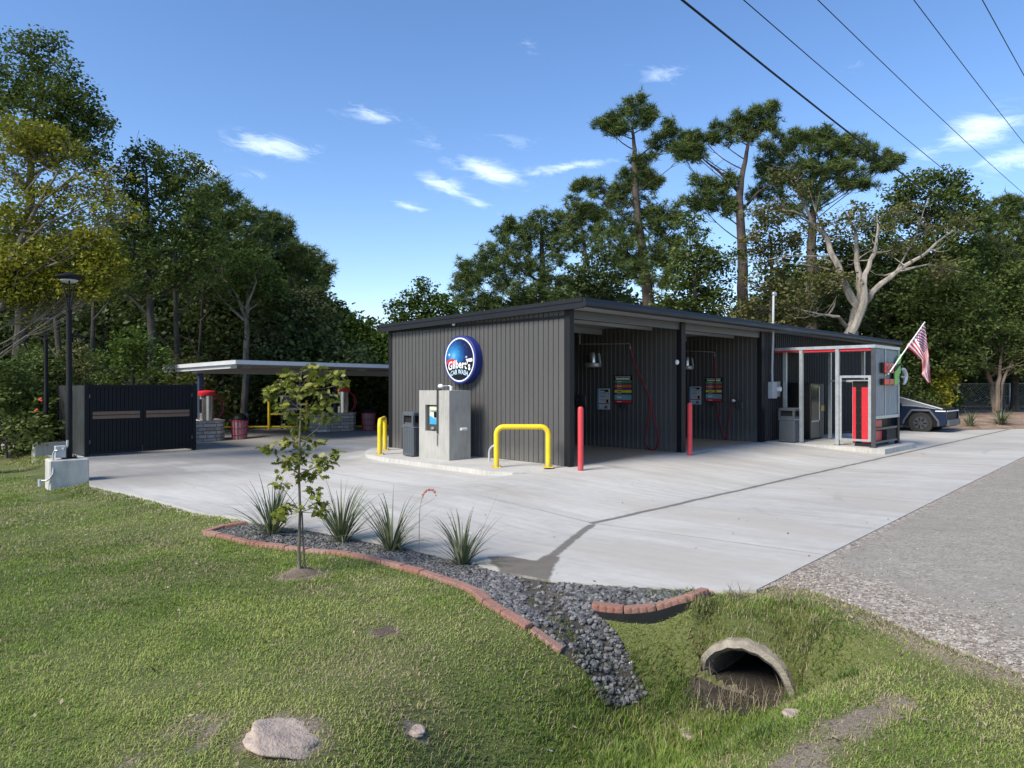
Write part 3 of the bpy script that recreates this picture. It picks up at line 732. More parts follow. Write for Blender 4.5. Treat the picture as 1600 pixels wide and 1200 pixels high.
# ------------------------------------------------------------------ change machine block
T = thing('change_machine', 'board-marked concrete block housing a change machine on the kerbed pad', 'change machine', W(-1.12,2.73,0.006), RZ)
D, Wd, H = .67, 1.13, 1.64
b1, zt = onwall(-1.12, 664.5, 632.6); b2, zb = onwall(-1.12, 683, 674.6)
y1, y0 = b1-2.73, b2-2.73
m = MB(); m.box(.12,D,0,Wd,0,H)                       # core, recess cut out of the face slab
m.box(0,.12,0,y0,0,H); m.box(0,.12,y1,Wd,0,H); m.box(0,.12,y0,y1,0,zb); m.box(0,.12,y0,y1,zt,H)
m.build('concrete_body', M['conc'], T)
m = MB(); m.box(.07,.119,y0+.004,y1-.004,zb+.004,zt-.004); m.build('recess_panel', simple('olive_metal', (.07,.068,.05), .5, .3), T)
sy0, sy1, sz0, sz1 = y0+.03, y1-.10, zb+.42*(zt-zb)*.6, zt-.04
def poster():
    t = NT('machine_poster'); g = t.tc.outputs['Object']; s = t.sep(g)
    w = t.math('ADD', s[2], t.math('MULTIPLY', t.math('SINE', t.math('MULTIPLY', s[1], 14.0)), .03))
    return t.done(t.ramp(t.smooth(w, sz0, sz1), [(.30,(.05,.30,.50)),(.36,(.30,.60,.72)),(.40,(.62,.66,.52)),(.9,(.60,.62,.42))]), .4)
m = MB(); m.box(.055,.0695,sy0,sy1,sz0,sz1); m.build('poster', poster(), T)
me = text_mesh("CHANGE", .085, .002); yc = (sy0+sy1)/2
warp(me, lambda c: Vector((.052, yc - c.x, sz1-.14 + c.y))); link_mesh('change_lettering', me, M['boxblue'], T)
m = MB(); m.box(.03,.0545,sy0,sy0+.13,sz0+.17,sz0+.31); m.build('bill_slot', M['black'], T)
m = MB(); m.ell((.05,(y0+y1)/2,zb+.07), .05,.07,.04); m.build('coin_cup', M['steel'], T)
m = MB(); m.box(-.03,-.002,y0-.055,y0-.012,.62,H+.02); m.box(-.03,.10,y0-.055,y0-.012,H+.004,H+.03); m.build('lock_bar', M['galvdark'], T)
m = MB()
for k in range(9):
    z = .60-.03*k; m.tube([(-.02,y0-.034,z),(-.02 if k%2 else -.035,y0-.028,z-.016),(-.02,y0-.034,z-.033)], .009, 6)
m.build('chain', M['galvdark'], T)
m = MB(); m.tube([(.32,-.04,.73),(.50,-.04,.73)], .036, 10); m.build('white_handle', M['white'], T, True)
T = thing('swivel_lamp', 'white oval lamp on a thin arm on top of the concrete change machine block', 'lamp', W(-1.0,2.80,1.650), RZ)
m = MB(); m.bbox(-.03,.03,-.03,.03,0,.09,.01); m.build('lamp_foot', M['white'], T)
m = MB(); m.tube([(0,0,.09),(-.02,.06,.11),(-.04,.28,.10)], .012, 8); m.build('arm', M['galv'], T)
m = MB(); m.ell((-.05,.33,.10), .05,.085,.05, 16, 10); m.build('lamp_globe', M['white'], T, True)

def litter_bin(label, a, b, z, rz, w=.46, h=1.08, hood=True):
    t = thing('litter_bin', label, 'bin', W(a,b,z), rz)
    r = w/2; m = MB()
    m.bbox(-r,r,-r,r,0.02,h*.66,.03)
    m.bbox(-r-.012,r+.012,-r-.012,r+.012,h*.66-.006,h*.72,.02)
    m.build('bin_body', M['bin'], t)
    m = MB()
    for i in range(4):
        Mx = Matrix.Rotation(i*pi/2, 4, 'Z')
        for k in range(5): x = -r+.08+(w-.16)*k/4; m.box(x-.012,x+.012,-r-.006,-r+.002,.10,h*.6,Mx)
    m.build('ribs', M['bin'], t)
    m = MB()
    for sx in (-1,1):
        for sy in (-1,1): m.box(sx*r-(.06 if sx>0 else 0), sx*r+(0 if sx>0 else .06), sy*r-(.06 if sy>0 else 0), sy*r+(0 if sy>0 else .06), h*.72-.004, h*.92)
    m.box(-r+.03,r-.03,-r+.03,r-.03,h*.72-.003,h*.76); m.bbox(-r-.01,r+.01,-r-.01,r+.01,h*.92-.004,h,.03); m.build('hood', M['bin'], t)
    m = MB(); m.box(-r+.05,r-.05,-r+.05,r-.05,h*.76+.003,h*.92-.006); m.build('opening', M['blackhole'], t)
    m = MB(); m.box(-r-.004,r+.004,-r-.014,r+.004,h*.65,h*.665); m.build('liner_edge', M['pvc'], t)
litter_bin('dark grey hooded litter bin beside the concrete change machine block', -.98, 4.22, .012, RZ, .44, 1.10)
a_, z_ = onfront(-.5, 1226, 690)
litter_bin('dark grey hooded litter bin outside the steel vending cage', 9.85, -.62, .005, RZ, .50, 1.06)

# bollards
def hoop(label, p, q):
    P, Q = W(*p, .012), W(*q, .012); t = thing('hoop_guard', label, 'bollard', P, math.atan2(Q.y-P.y, Q.x-P.x), 'yellow hoop guards at the corners of the side wall'); L = (Q-P).length
    H = .87; r = .16; pts = [(0,0,0),(0,0,H-r)] + [(r-r*cos(x), 0, H-r+r*sin(x)) for x in np.linspace(.3,pi/2,5)] + [(L-r+r*sin(x),0,H-r+r*cos(x)) for x in np.linspace(.0,pi/2,6)] + [(L,0,0)]
    m = MB(); m.tube(pts, .057, 16); m.build('hoop', M['yellow'], t, True)
    for x in (0, L):
        m = MB(); m.bbox(x-.11,x+.11,-.11,.11,0,.018,.006)
        for sx in (-1,1):
            for sy in (-1,1): m.tube([(x+sx*.08,sy*.08,.016),(x+sx*.08,sy*.08,.034)], .012, 6)
        m.build('foot_plate', M['yellow'], t)
hoop('yellow hoop guard nearest the front corner of the building', (-1.27,1.0), (-.49,.21))
hoop('yellow hoop guard at the far rear corner of the side wall', (-1.41,5.1), (-.60,6.02))
def bollard(label, a, b):
    z = float(slab_z_ab(a, b)); t = thing('bollard', label, 'bollard', W(a,b,z), RZ, 'red bollards guarding the bay posts')
    m = MB(); m.lathe([(.060,-.02),(.060,1.28),(.056,1.315),(.042,1.34),(.0,1.35)], 20); m.build('sleeve', M['redp'], t, True)
    m = MB(); m.lathe([(.062,0),(.064,.01),(.062,.03),(.0605,.03)], 20); m.build('base_ring', M['red'], t)
bollard('red plastic bollard in front of the building corner post', -.18, -.43)
bollard('red plastic bollard in front of the post between the bays', 4.24, -.43)
# conduit stub
T = thing('conduit_stub', 'bent white pipe stub rising from the pad by the side wall', 'pipe', W(-.55,1.98,.01), RZ)
m = MB(); m.tube([(0,0,0),(0,0,.18)] + [(.0+ .02*0, -.22+.22*cos(x), .18+.20*sin(x)) for x in np.linspace(.2,1.35,6)], .027, 12); m.build('pipe', M['pvc'], T, True)
m = MB(); m.tube([(0,-.175,.377),(0,-.235,.392)], .034, 12); m.build('pipe_end', M['white'], T)

# ------------------------------------------------------------------ bay equipment (stand on the dividers a = const)
def board(label, a, x0, y0, x1, y1, kind):
    b1, z1 = onwall(a-.04, x0, y0); b0, z0 = onwall(a-.04, x1, y1); w = b1-b0; h = z1-z0
    nm = 'menu_board' if kind == 'menu' else 'notice_board'
    t = thing(nm, label, 'sign', W(a-.035, b0, z0), RZ)
    m = MB(); m.box(-.02,0,0,w,0,h); m.build('panel', M['black'] if kind == 'menu' else simple('notice_white', (.50,.54,.58), .5), t)
    X = -.0235
    def strip(nm, c, v0, v1, u0=.03, u1=.97, x=X):
        mm = MB(); mm.box(x,x+.003,w*(1-u1),w*(1-u0),h*(1-v1),h*(1-v0)); mm.build(nm, c, t)
    if kind == 'menu':
        strip('title_strip', M['pvc'], .03,.065,.05,.92); strip('title_strip', M['white'], .09,.145,.10,.88)
        for c, v0, v1 in (((.09,.28,.09),.17,.26),((.14,.06,.25),.275,.315),((.55,.14,.05),.325,.43),((.08,.04,.20),.445,.49),((.70,.58,.04),.51,.61),((.02,.04,.18),.625,.67),((.18,.33,.36),.68,.87),((.60,.03,.04),.885,.98)):
            strip('colour_strip', simple('menu_strip', c, .5), v0, v1)
            strip('caption', M['white'] if v0 != .51 else M['black'], (v0*.62+v1*.38), (v0*.38+v1*.62), .18, .42, X-.003)
        mm = MB(); mm.tube([(-.02,w*.5,-.06),(-.08,w*.5,-.06)], .045, 14); mm.box(-.05,0,w*.32,w*.68,-.13,-.004); mm.build('selector_knob', M['galvdark'], t)
    else:
        strip('blue_edge', simple('pale_blue', (.12,.26,.45), .5), 0, 1, .0, .14)
        strip('caption', M['black'], .06,.10,.25,.6)
        for k in range(3): strip('caption', M['galvdark'], .04+.17*k+.16, .055+.17*k+.16, .22,.72)
        strip('caption', M['black'], .06,.16,.62,.9); strip('picture', M['black'], .52,.68,.74,.9); strip('red_band', M['red'], .70,.745, 0, 1)
        strip('picture', M['boxblue'], .82,.95,.60,.82)
board('colour striped menu board in the nearer wash bay', 4.53, 960, 587, 988, 631, 'menu')
board('white notice board in the nearer wash bay', 4.53, 933.5, 607, 953, 640, 'notice')
board('colour striped menu board behind a hose in the farther wash bay', 9.2, 1102.5, 590, 1129, 628, 'menu')
board('white notice board behind the second red bollard in the farther bay', 9.2, 1077, 604, 1095.5, 632, 'notice')
def blower(label, a, x0, y0, x1, y1):
    b1, z1 = onwall(a-.3, x0, y0); b0, z0 = onwall(a-.3, x1, y1); bc = (b0+b1)/2; w = b1-b0; h = z1-z0
    t = thing('air_dryer', label, 'dryer', W(a-.30, bc, z0), RZ)
    m = MB(); m.lathe([(w*.46,0),(w*.5,.03),(w*.5,h*.24),(w*.42,h*.3),(0,h*.3)], 22, sx=.8); m.build('drum', M['galv'], t, True)
    m = MB(); m.lathe([(w*.24,h*.29),(w*.24,h*.85),(w*.2,h*.98),(0,h)], 18); m.build('motor', M['steel'], t, True)
    m = MB(); m.box(.0,.27,-.03,.03,h*.5,h*.56); m.box(.20,.27,-.1,.1,h*.2,h*.9); m.build('bracket', M['galvdark'], t)
    m = MB(); m.tube([(-.02,-w*.42,h*.9),(-.04,-w*.5,h*.6),(0,-w*.5,h*.25)], .03, 8); m.build('duct', M['galv'], t, True)
blower('grey air dryer mounted high in the nearer wash bay', 4.53, 915.5, 551, 938, 573.5)
blower('grey air dryer mounted high in the farther wash bay', 9.2, 1064, 558, 1083, 577)
def hose(label, a, boom, path, r=.022):
    bb, zz = onwall(a-.25, *boom[1]); b2, z2 = onwall(a-.25, *boom[0])
    t = thing('wash_hose', label, 'hose', W(a-.25, bb, zz), RZ)
    m = MB(); m.tube([(0,b2-bb,z2-zz+.02),(0,.05,.02),(0,0,0)], .014, 8); m.tube([(0,b2-bb,z2-zz+.02),(0,b2-bb,z2-zz+.02+.35)], .02, 8); m.build('boom', M['galv'], t)
    m = MB()
    for k in range(3): m.lathe([(.022,-.03-.035*k),(.026,-.045-.035*k),(.022,-.06-.035*k)], 8)
    m.build('swivel', M['steel'], t)
    pts = []
    for i, (x, y) in enumerate(path):
        off = .25 - .22*min(1, i/2.0); b, z = onwall(a-off, x, y); pts.append(Vector((.25-off, b-bb, z-zz)))
    sm = []
    for i in range(len(pts)-1):
        p0, p1, p2, p3 = pts[max(i-1,0)], pts[i], pts[i+1], pts[min(i+2,len(pts)-1)]
        for k in range(6):
            u = k/6; sm.append(.5*((2*p1)+(p2-p0)*u+(2*p0-5*p1+4*p2-p3)*u*u+(3*p1-3*p2+p3-p0)*u**3))
    sm.append(pts[-1]); m = MB(); m.tube(sm, r, 8); m.build('hose_line', M['darkred'], t, True)
hose('dark red wash hose hanging in a long loop in the nearer bay', 4.53, [(906,539),(985,538)],
     [(985,545),(992.5,570),(1016,624),(1022.5,657),(1029,683),(1025,700),(1016,703),(1008,690),(1010,672),(1013,655),(1015.6,632),(1012,626)])
hose('dark red wash hose drooping to the floor in the farther bay', 9.2, [(1064,549),(1117,551)],
     [(1117,558),(1118,587),(1119,622),(1123,652),(1130,680),(1133,687),(1136,680),(1139,657),(1144,628),(1152,621)])
b_, z_ = onwall(9.2, 1159, 632); T = thing('holder_box', 'small grey hose holder box on the farther bay wall', 'box', W(9.17, b_, z_), RZ)
m = MB(); m.bbox(-.16,0,-.12,.12,-.13,.11,.02); m.build('box_body', M['galvdark'], T); m = MB(); m.ell((-.10,.22,.12), .05,.05,.05); m.box(-.1,0,.2,.24,.1,.14); m.build('hose_hook', M['white'], T)
b_, z_ = onwall(4.53, 912, 626); T = thing('control_box', 'small control box on the inner wall at the back of the nearer bay', 'box', W(4.5, b_, z_), RZ)
m = MB(); m.bbox(-.12,0,-.2,.2,-.15,.15,.02); m.build('box_body', M['galvdark'], T)
m = MB(); m.tube([(-.12,-.08,.05),(-.15,-.08,.05)], .035, 10); m.tube([(-.12,.08,.05),(-.15,.08,.05)], .035, 10); m.build('gauge', M['steel'], T)

# electrical service on the front wall
a_, z_ = onfront(-.15, 1211, 609)
T = thing('electric_meter', 'grey electric meter boxes with a tall service mast on the front wall', 'meter', W(a_, -.035, 0), RZ)
m = MB(); m.bbox(-.26,.06,-.16,0,z_-.27,z_+.25,.012); m.build('main_box', M['pvc'], T)
m = MB(); m.bbox(.07,.34,-.14,0,z_-.22,z_+.26,.012); m.build('breaker_box', simple('cream_panel', (.40,.38,.30), .5), T)
m = MB(); m.tube([(.10,-.14,z_+.02),(.10,-.26,z_+.02)], .075, 16); m.build('glass_meter', M['led'], T, True)
m = MB(); m.tube([(-.14,-.09,z_+.25),(-.16,-.09,z_+.6),(-.16,-.12,3.3),(-.16,-.14,4.55),(-.12,-.14,4.62),(-.02,-.14,4.58)], .035, 10); m.build('service_mast', M['pvc'], T, True)
m = MB(); m.ell((-.10,-.14,4.62), .11,.07,.08); m.build('weatherhead', M['galv'], T, True)

# ------------------------------------------------------------------ vending cage
pz = lambda b: .012 + .016*b
T = thing('vending_cage', 'open galvanised steel shelter frame over the vending machines beside the bays', 'shelter', W(10,0,0), RZ)
def post(nm, a, b, s=.05, zt=2.84, mt='galv'):
    m = MB(); m.box(a-s,a+s,b-s,b+s,pz(b)+.012,zt); m.build(nm, M[mt], T)
    m = MB(); m.box(a-.09,a+.09,b-.09,b+.09,pz(b)+.001,pz(b)+.0115); m.build('post_foot', M['galvdark'], T)
for b in (-.92,-2.0): post('post', 0, b)
post('post', .25,-.30,.05); post('post', 0,-3.0,.05,2.84,'galvdark')
for b in (-.96,-2.0,-3.0): post('post', 2.2, b, .045)
def bar(nm, x0,x1,y0,y1,z0,z1,mt='galv'):
    m = MB(); m.box(x0,x1,y0,y1,z0,z1); return m.build(nm, M[mt], T)
bar('top_rail', -.06,.06,-3.06,-.03,2.845,2.935); bar('top_rail', 2.14,2.26,-3.06,-.03,2.845,2.935); bar('top_rail', .062,2.138,-3.06,-2.94,2.845,2.935)
bar('top_rail', .062,2.138,-.15,-.03,2.845,2.935)
m = MB()
for k in range(22):
    a0 = .065 + 2.07*k/22; m.box(a0,a0+.05,-2.93,-.16,2.90,2.925)
m.box(.063,2.137,-2.935,-.155,2.88,2.899); m.build('shelter_roof', M['canopytop'], T)
bar('red_strip', -.02,.02,-.95+.0,-.08,2.79,2.84,'red'); bar('red_strip', -.02,.02,-1.94,-.98,2.77,2.84,'red'); bar('red_strip', -.02,.02,-2.94,-2.06,2.77,2.84,'red')
bar('middle_rail', 2.175,2.225,-1.95,-1.01,1.88,1.93); 
bar('middle_rail', 0-.02,.02,-2.94,-2.06,1.98,2.05); bar('frame_jamb', -.02,.02,-2.94,-2.86,.13,1.98); bar('frame_jamb', -.02,.02,-2.12,-2.06,.13,1.98); bar('frame_sill', -.02,.02,-2.86,-2.12,.13,.19)
bar('inner_rail', .35,.40,-2.8,-2.12,1.86,1.92); bar('inner_rail', .35,.40,-2.36,-2.30,.03,1.86)
# front face towards the road: translucent sheets, lower rails
def sheet_mat(name, c, al):
    t = NT(name); ob = t.tc.outputs['Object']; n = t.noise(t.map(ob, (1,1,.15)), 12, 4)
    p = t.n('ShaderNodeBsdfPrincipled'); t.set(p.inputs['Base Color'], t.ramp(n, [(.3, dk(c,.8)), (.7, dk(c,1.15))])); p.inputs['Roughness'].default_value = .35
    p.inputs['Alpha'].default_value = al; t.t.links.new(p.outputs[0], t.o.inputs[0]); return t.m
m = MB()
vs = []; n_ = 60
for i in range(n_+1):
    a0 = .06 + 2.07*i/n_; o = .012 if i % 2 else 0; vs += [(a0,-3.0-o,.86),(a0,-3.0-o,2.82)]
m.add(vs, [(2*i,2*i+2,2*i+3,2*i+1) for i in range(n_)]); m.build('clear_panel', sheet_mat('polycarbonate', (.34,.38,.40), .80), T)
bar('panel_joint', .95,1.0,-3.03,-3.014,.86,2.84)
bar('lower_rail', .055,2.15,-3.04,-2.97,.78,.87); bar('lower_rail', .055,2.15,-3.04,-2.98,.46,.52,'galvdark'); bar('lower_rail', .055,2.15,-3.04,-2.98,.07,.13,'galvdark')
m = MB()
for k in range(9): m.box(1.18+.1*k,1.205+.1*k,-3.02,-2.995,.13,.46)
m.build('grille', M['galvdark'], T)
bar('corner_leg', 2.05,2.25,-3.05,-2.96,.0-.03,.78,'black')

t = T = thing('snack_machine', 'black vending machine with a glass front and a bright strip inside the cage', 'vending machine', W(11.0,-.80,.0), RZ)
m = MB(); m.bbox(0,1.12,.03,.74,.03,1.84,.015); m.build('cabinet', M['black'], t)
m = MB(); m.box(.02,.74,.0,.029,.62,1.80); m.box(.02,.74,0,.029,.06,.60); m.box(.76,1.10,0,.029,.06,1.80); m.build('door', M['galvdark'], t)
m = MB(); m.box(.05,.66,-.012,-.002,.64,1.74); m.build('glass_front', M['glassdark'], t)
m = MB(); m.box(.68,.725,-.016,-.002,.62,1.72); m.build('light_strip', M['led'], t)
m = MB(); m.box(.08,.66,-.012,-.002,.58,.615); m.build('delivery_flap', M['galv'], t)
m = MB(); m.box(.82,1.0,-.014,-.002,1.2,1.66); m.build('keypad_panel', M['bin'], t)
m = MB(); m.box(.84,.98,-.06,-.002,.92,1.10); m.build('card_reader', simple('brass_yellow', (.45,.36,.12), .4), t)
for x in (.05,1.05):
    for y in (.1,.68): m = MB(); m.box(x-.03,x+.03,y-.03,y+.03,-.004,.029); m.build('foot', M['galvdark'], t)
t = thing('ice_machine', 'tall red and black vending machine at the road end of the cage', 'vending machine', W(10.12,-2.88,pz(-2.9)), RZ)
m = MB(); m.bbox(.01,1.90,0,.50,.10,1.92,.012); m.build('cabinet', M['black'], t)
m = MB(); m.box(-.012,.008,.02,.24,.12,1.74); m.box(-.012,.008,.40,.49,.12,1.74); m.build('red_side_panel', M['red'], t)
m = MB(); m.box(-.006,.009,.245,.395,.12,1.74); m.build('black_side_panel', M['black'], t)
m = MB()
for k in range(7):
    for y in (.27,.37): m.tube([(-.006,y,.2+.24*k),(-.016,y,.2+.24*k)], .008, 6)
m.build('rivets', M['steel'], t)
m = MB(); m.box(.02,.90,-.03,-.002,.50,.76); m.box(.02,.90,-.03,-.002,.13,.44); m.build('red_front_panel', M['red'], t)
m = MB(); m.box(.04,.85,-.045,-.002,.88,1.75); m.build('faded_poster', simple('faded_pink', (.45,.22,.24), .5), t)
for x in (.05,1.7):
    m = MB(); m.box(x,x+.12,.05,.45,-.004,.11); m.build('foot', M['galvdark'], t)
# lettered signs on the front of the cage
def blocksign(nm, label, a0, a1, z0, z1, mt, strokes):
    t = thing(nm, label, 'sign', W(10+a0,-3.03,z0), RZ); w = a1-a0; h = z1-z0
    m = MB(); m.box(0,w,-.10,-.035+.02,0,h); m.build('sign_box', M['black'], t)
    m = MB(); m.box(.09,w-.03,-.125,-.102,.015,h-.015); m.build('sign_panel', mt, t)
    m = MB()
    for k in range(strokes): x = .09+(w-.15)*(k+.5)/strokes; m.box(x-.012,x+.012,-.130,-.126,.05,h-.05-(.06 if k%2 else 0))
    m.build('lettering', M['black'], t)
orange = simple('orange_red', (.62,.07,.03), .45)
blocksign('block_sign', 'larger red block sign on the cage front under the flag', .45, 1.35, 2.12, 2.43, M['red'], 6)
blocksign('block_sign', 'smaller orange-red sign low on the cage front', .45, 1.35, 1.77, 1.96, orange, 1)
t = thing('green_sign', 'bright green ragged sign hung at the far edge of the cage front', 'sign', W(11.5,-3.06,1.78), RZ)
gm = simple('lime_green', (.16,.52,.04), .5)
m = MB(); m.prism([(0,0),(.35,.02),(.40,.30),(.62,.36),(.58,.62),(.70,.95),(.42,.80),(.20,.62),(.25,.45),(.02,.38)], 1, -.06, -.02); m.build('green_panel', gm, t)
m = MB(); m.prism([(-.05,.40),(.15,.44),(.40,.56),(.60,.60),(.58,.66),(.30,.62),(-.02,.52)], 1, -.08, -.062); m.build('dark_stripe', M['black'], t)
m = MB(); m.box(-.08,.0,-.058,-.0,-.02,.42); m.build('backing', M['black'], t)
t = thing('spinner', 'grey curved bracket disc sticking out beside the green sign', 'sign', W(12.35,-3.1,2.02), RZ)
m = MB(); m.tube([(.28*cos(x)-.05, -.02, .24*sin(x)) for x in np.linspace(-1.2,1.9,12)], [.03+.05*sin(pi*i/11) for i in range(12)], 8); m.build('curved_blade', M['pvc'], t, True)
m = MB(); m.box(-.15,.2,-.03,0,-.02,.02); m.build('arm', M['pvc'], t)

# flag
pb = pix(1388,585,19.6); pt = pix(1444.5,504,19.4)
t = thing('flag', 'american flag hanging from a slanted white pole on the vending cage', 'flag', pb, 0)
m = MB(); m.tube([Vector((0,0,0)), (pt-pb)], .017, 10); m.build('flag_pole', M['white'], t, True)
m = MB(); m.ell(pt-pb, .03,.03,.03); m.build('finial', M['steel'], t, True)
m = MB(); m.tube([Vector((-.06,.05,-.06)), Vector((.01,0,.01))+(pt-pb)*.04], .03, 8); m.build('holder', M['galvdark'], t)
def curve(pts, s):
    L = [0.0]
    for i in range(1, len(pts)): L.append(L[-1]+math.dist(pts[i-1], pts[i]))
    s *= L[-1]
    for i in range(1, len(pts)):
        if s <= L[i] or i == len(pts)-1:
            u = (s-L[i-1])/(L[i]-L[i-1]); return (pts[i-1][0]+(pts[i][0]-pts[i-1][0])*u, pts[i-1][1]+(pts[i][1]-pts[i-1][1])*u)
botE = [(1415,541),(1428,551),(1440,563),(1441,576),(1440,586),(1450,598)]; topE = [(1445,507),(1448,530),(1451,552),(1453,575),(1454,597)]
nh, nf = 52, 84; vs = []; cols = []
for i in range(nh+1):
    for j in range(nf+1):
        h_, f_ = i/nh, j/nf
        p = curve(botE, f_); q = curve(topE, f_); x, y = p[0]+(q[0]-p[0])*h_, p[1]+(q[1]-p[1])*h_
        Y = 19.55 - .15*h_ + .10*sin(f_*9+h_*7)*min(1, f_*3) + .05*sin(h_*14+f_*3)*f_
        P = pix(x, y, Y)-pb; vs.append(tuple(P))
fs = [(i*(nf+1)+j, i*(nf+1)+j+1, (i+1)*(nf+1)+j+1, (i+1)*(nf+1)+j) for i in range(nh) for j in range(nf)]
mi = []
for i in range(nh):
    for j in range(nf):
        h_, f_ = (i+.5)/nh, (j+.5)/nf; stripe = int(h_*13)
        if stripe >= 6 and f_ < .40:
            r_ = (i - 24) // 3; c_ = j // 3; s_ = (i-24) % 3 < 2 and j % 3 < 2 and (r_ + c_) % 2 == 0
            mi.append(1 if s_ else 2)
        else: mi.append(0 if stripe % 2 == 0 else 1)
me = bpy.data.meshes.new('cloth'); me.from_pydata(vs, [], fs); me.polygons.foreach_set('material_index', mi); me.update()
link_mesh('cloth', me, [simple('flag_red', (.50,.035,.07), .7, 0, .1), simple('flag_white', (.80,.78,.78), .7, 0, .05), simple('flag_canton', (.17,.035,.10), .7, 0, .15)], t, True)

# ------------------------------------------------------------------ pickup
t = T = thing('pickup_truck', 'dark blue angular pickup truck parked beyond the vending cage', 'pickup', (17.72,30.3,-.27), math.atan2(-V[1], -V[0]))
navy = simple('navy_wrap', (.008,.018,.048), .35, .2, .12, 2)
def sidepoly(m, poly, y0, y1): m.prism(poly, 1, y0, y1)
body = [(.93,.40),(.96,.62),(.95,.93),(.86,1.01),(-.2,1.13),(-3.9,1.22),(-4.65,1.25),(-4.68,.45),(-4.3,.32),(-3.55,.32),(-3.6,.62),(-3.35,.98),(-2.75,.98),(-2.5,.62),(-2.5,.27),(-.62,.27),(-.60,.55),(-.33,.95),(.33,.95),(.62,.55),(.64,.30)]
m = MB(); m.prism(body, 1, -.98, -.93); m.prism(body, 1, .93, .98); m.build('body_side', navy, t)
m = MB(); m.box(-4.66,.90,-.928,.928,.30,.92); m.build('chassis', M['black'], t)
m = MB(); m.prism([(.95,.93),(.86,1.005),(-.5,1.14),(-.5,1.0),(.90,.88)], 1, -.928,.928); m.build('bonnet', navy, t)
# long wedge cabin: glass/roof plane rising backwards
m = MB(); m.add([(.86,-.86,1.02),(.86,.86,1.02),(-1.75,.62,1.78),(-1.75,-.62,1.78),(-4.62,.82,1.28),(-4.62,-.82,1.28)], [(0,1,2,3),(3,2,4,5)]); m.build('windscreen_and_roof', M['glassdark'], t)
for s_ in (-1,1):
    m = MB(); m.add([(.80,s_*.93,1.02),(-.2,s_*.93,1.12),(-3.9,s_*.93,1.22),(-4.62,s_*.93,1.25),(-4.62,s_*.83,1.275),(-1.75,s_*.63,1.775),(.80,s_*.87,1.035)], [(0,1,2,3,4,5,6)]); m.build('side_glass', M['bin'], t)
    m = MB(); m.add([(.80,s_*.945,1.005),(-.2,s_*.945,1.10),(-2.4,s_*.945,1.16),(-2.4,s_*.93,1.22),(-.2,s_*.93,1.18),(.45,s_*.92,1.07)], [(0,1,2,3,4,5)]); m.build('belt_moulding', M['galv'], t)
    m = MB(); m.tube([(.80,s_*.90,1.03),(-1.75,s_*.65,1.765)], .03, 6); m.build('roof_rail', M['pvc' if s_ < 0 else 'black'], t)
    m = MB(); m.box(-1.0,-.72,s_*1.02-.10,s_*1.02+.10,1.10,1.24); m.build('wing_mirror', M['black'], t)
    for wx in (0,-3.05):
        w = MB(); w.tube([(wx,s_*.72,.445),(wx,s_*.985,.445)], .445, 28)
        tyre = w.build('wheel', M['rubber'], t, True)
        w = MB(); w.tube([(wx,s_*.96,.445),(wx,s_*.995,.445)], .27, 20); w.build('rim', M['galvdark'], tyre)
        w = MB()
        for k in range(7):
            an = 2*pi*k/7; w.tube([(wx+.10*cos(an),s_*1.0,.445+.10*sin(an)),(wx+.24*cos(an),s_*1.0,.445+.24*sin(an))], .022, 5)
        w.build('spokes', M['black'], tyre)
        arch = [(-.66,.40),(-.62,.55),(-.34,.97),(.34,.97),(.66,.52),(.66,.34)]
        w = MB()
        for p, q in zip(arch[:-1], arch[1:]): w.tube([(wx+p[0],s_*.985,p[1]),(wx+q[0],s_*.985,q[1])], .045, 6)
        w.build('wheel_arch_trim', M['bin'], t)
    m = MB(); m.box(-2.45,-.65,s_*.99-.03,s_*.99+.02,.24,.32); m.build('side_sill', M['galvdark'], t)
m = MB(); m.box(.955,.975,-.9,.9,.93,.975); m.build('light_bar', M['led'], t)
m = MB(); m.box(.55,.93,-.985,-.96,.935,.975); m.build('corner_light', M['led'], t)
m = MB(); m.box(.86,1.03,-.90,.90,.36,.60); m.build('bumper', M['bin'], t)

# ------------------------------------------------------------------ dumpster enclosure
t = T = thing('bin_enclosure', 'black steel yard enclosure with double gates crossed by two brown boards', 'enclosure', (-11.1,18.5,-.12), RZ)
m = MB()
m.box(-.04,.06,-.04,.06,-.05,1.93); m.build('gate_post', M['gateblack'], t)
m = MB(); m.box(2.70,2.80,-.04,.06,-.05,1.93); m.build('gate_post', M['gateblack'], t)
def gate(x0, x1):
    g = MB(); g.box(x0,x1,-.02,.03,.08,.14); g.box(x0,x1,-.02,.03,1.84,1.90); g.box(x0,x0+.06,-.02,.03,.14,1.84); g.box(x1-.06,x1,-.02,.03,.14,1.84)
    go = g.build('gate_leaf', M['gateblack'], t)
    g = MB(); n_ = 12; w = (x1-x0-.12)/n_
    for k in range(n_):
        for z0, z1 in ((.14,.98),(1.21,1.84)): g.box(x0+.06+k*w+.006, x0+.06+(k+1)*w-.006, -.008, .012, z0, z1)
    g.box(x0+.06,x1-.06,.013,.02,.14,1.84); g.build('slats', M['gateblack'], go)
    for z0, z1 in ((1.0,1.085),(1.105,1.19)):
        g = MB(); g.box(x0+.07,x1-.07,-.035,-.01,z0,z1); g.build('brown_board', M['tan'], go)
    for z in (.4,1.6):
        g = MB(); g.tube([(x0 if x0 < 1 else x1, -.035, z-.05),(x0 if x0 < 1 else x1, -.035, z+.05)], .02, 8); g.build('hinge', M['galvdark'], go)
gate(.075,1.365); gate(1.385,2.685)
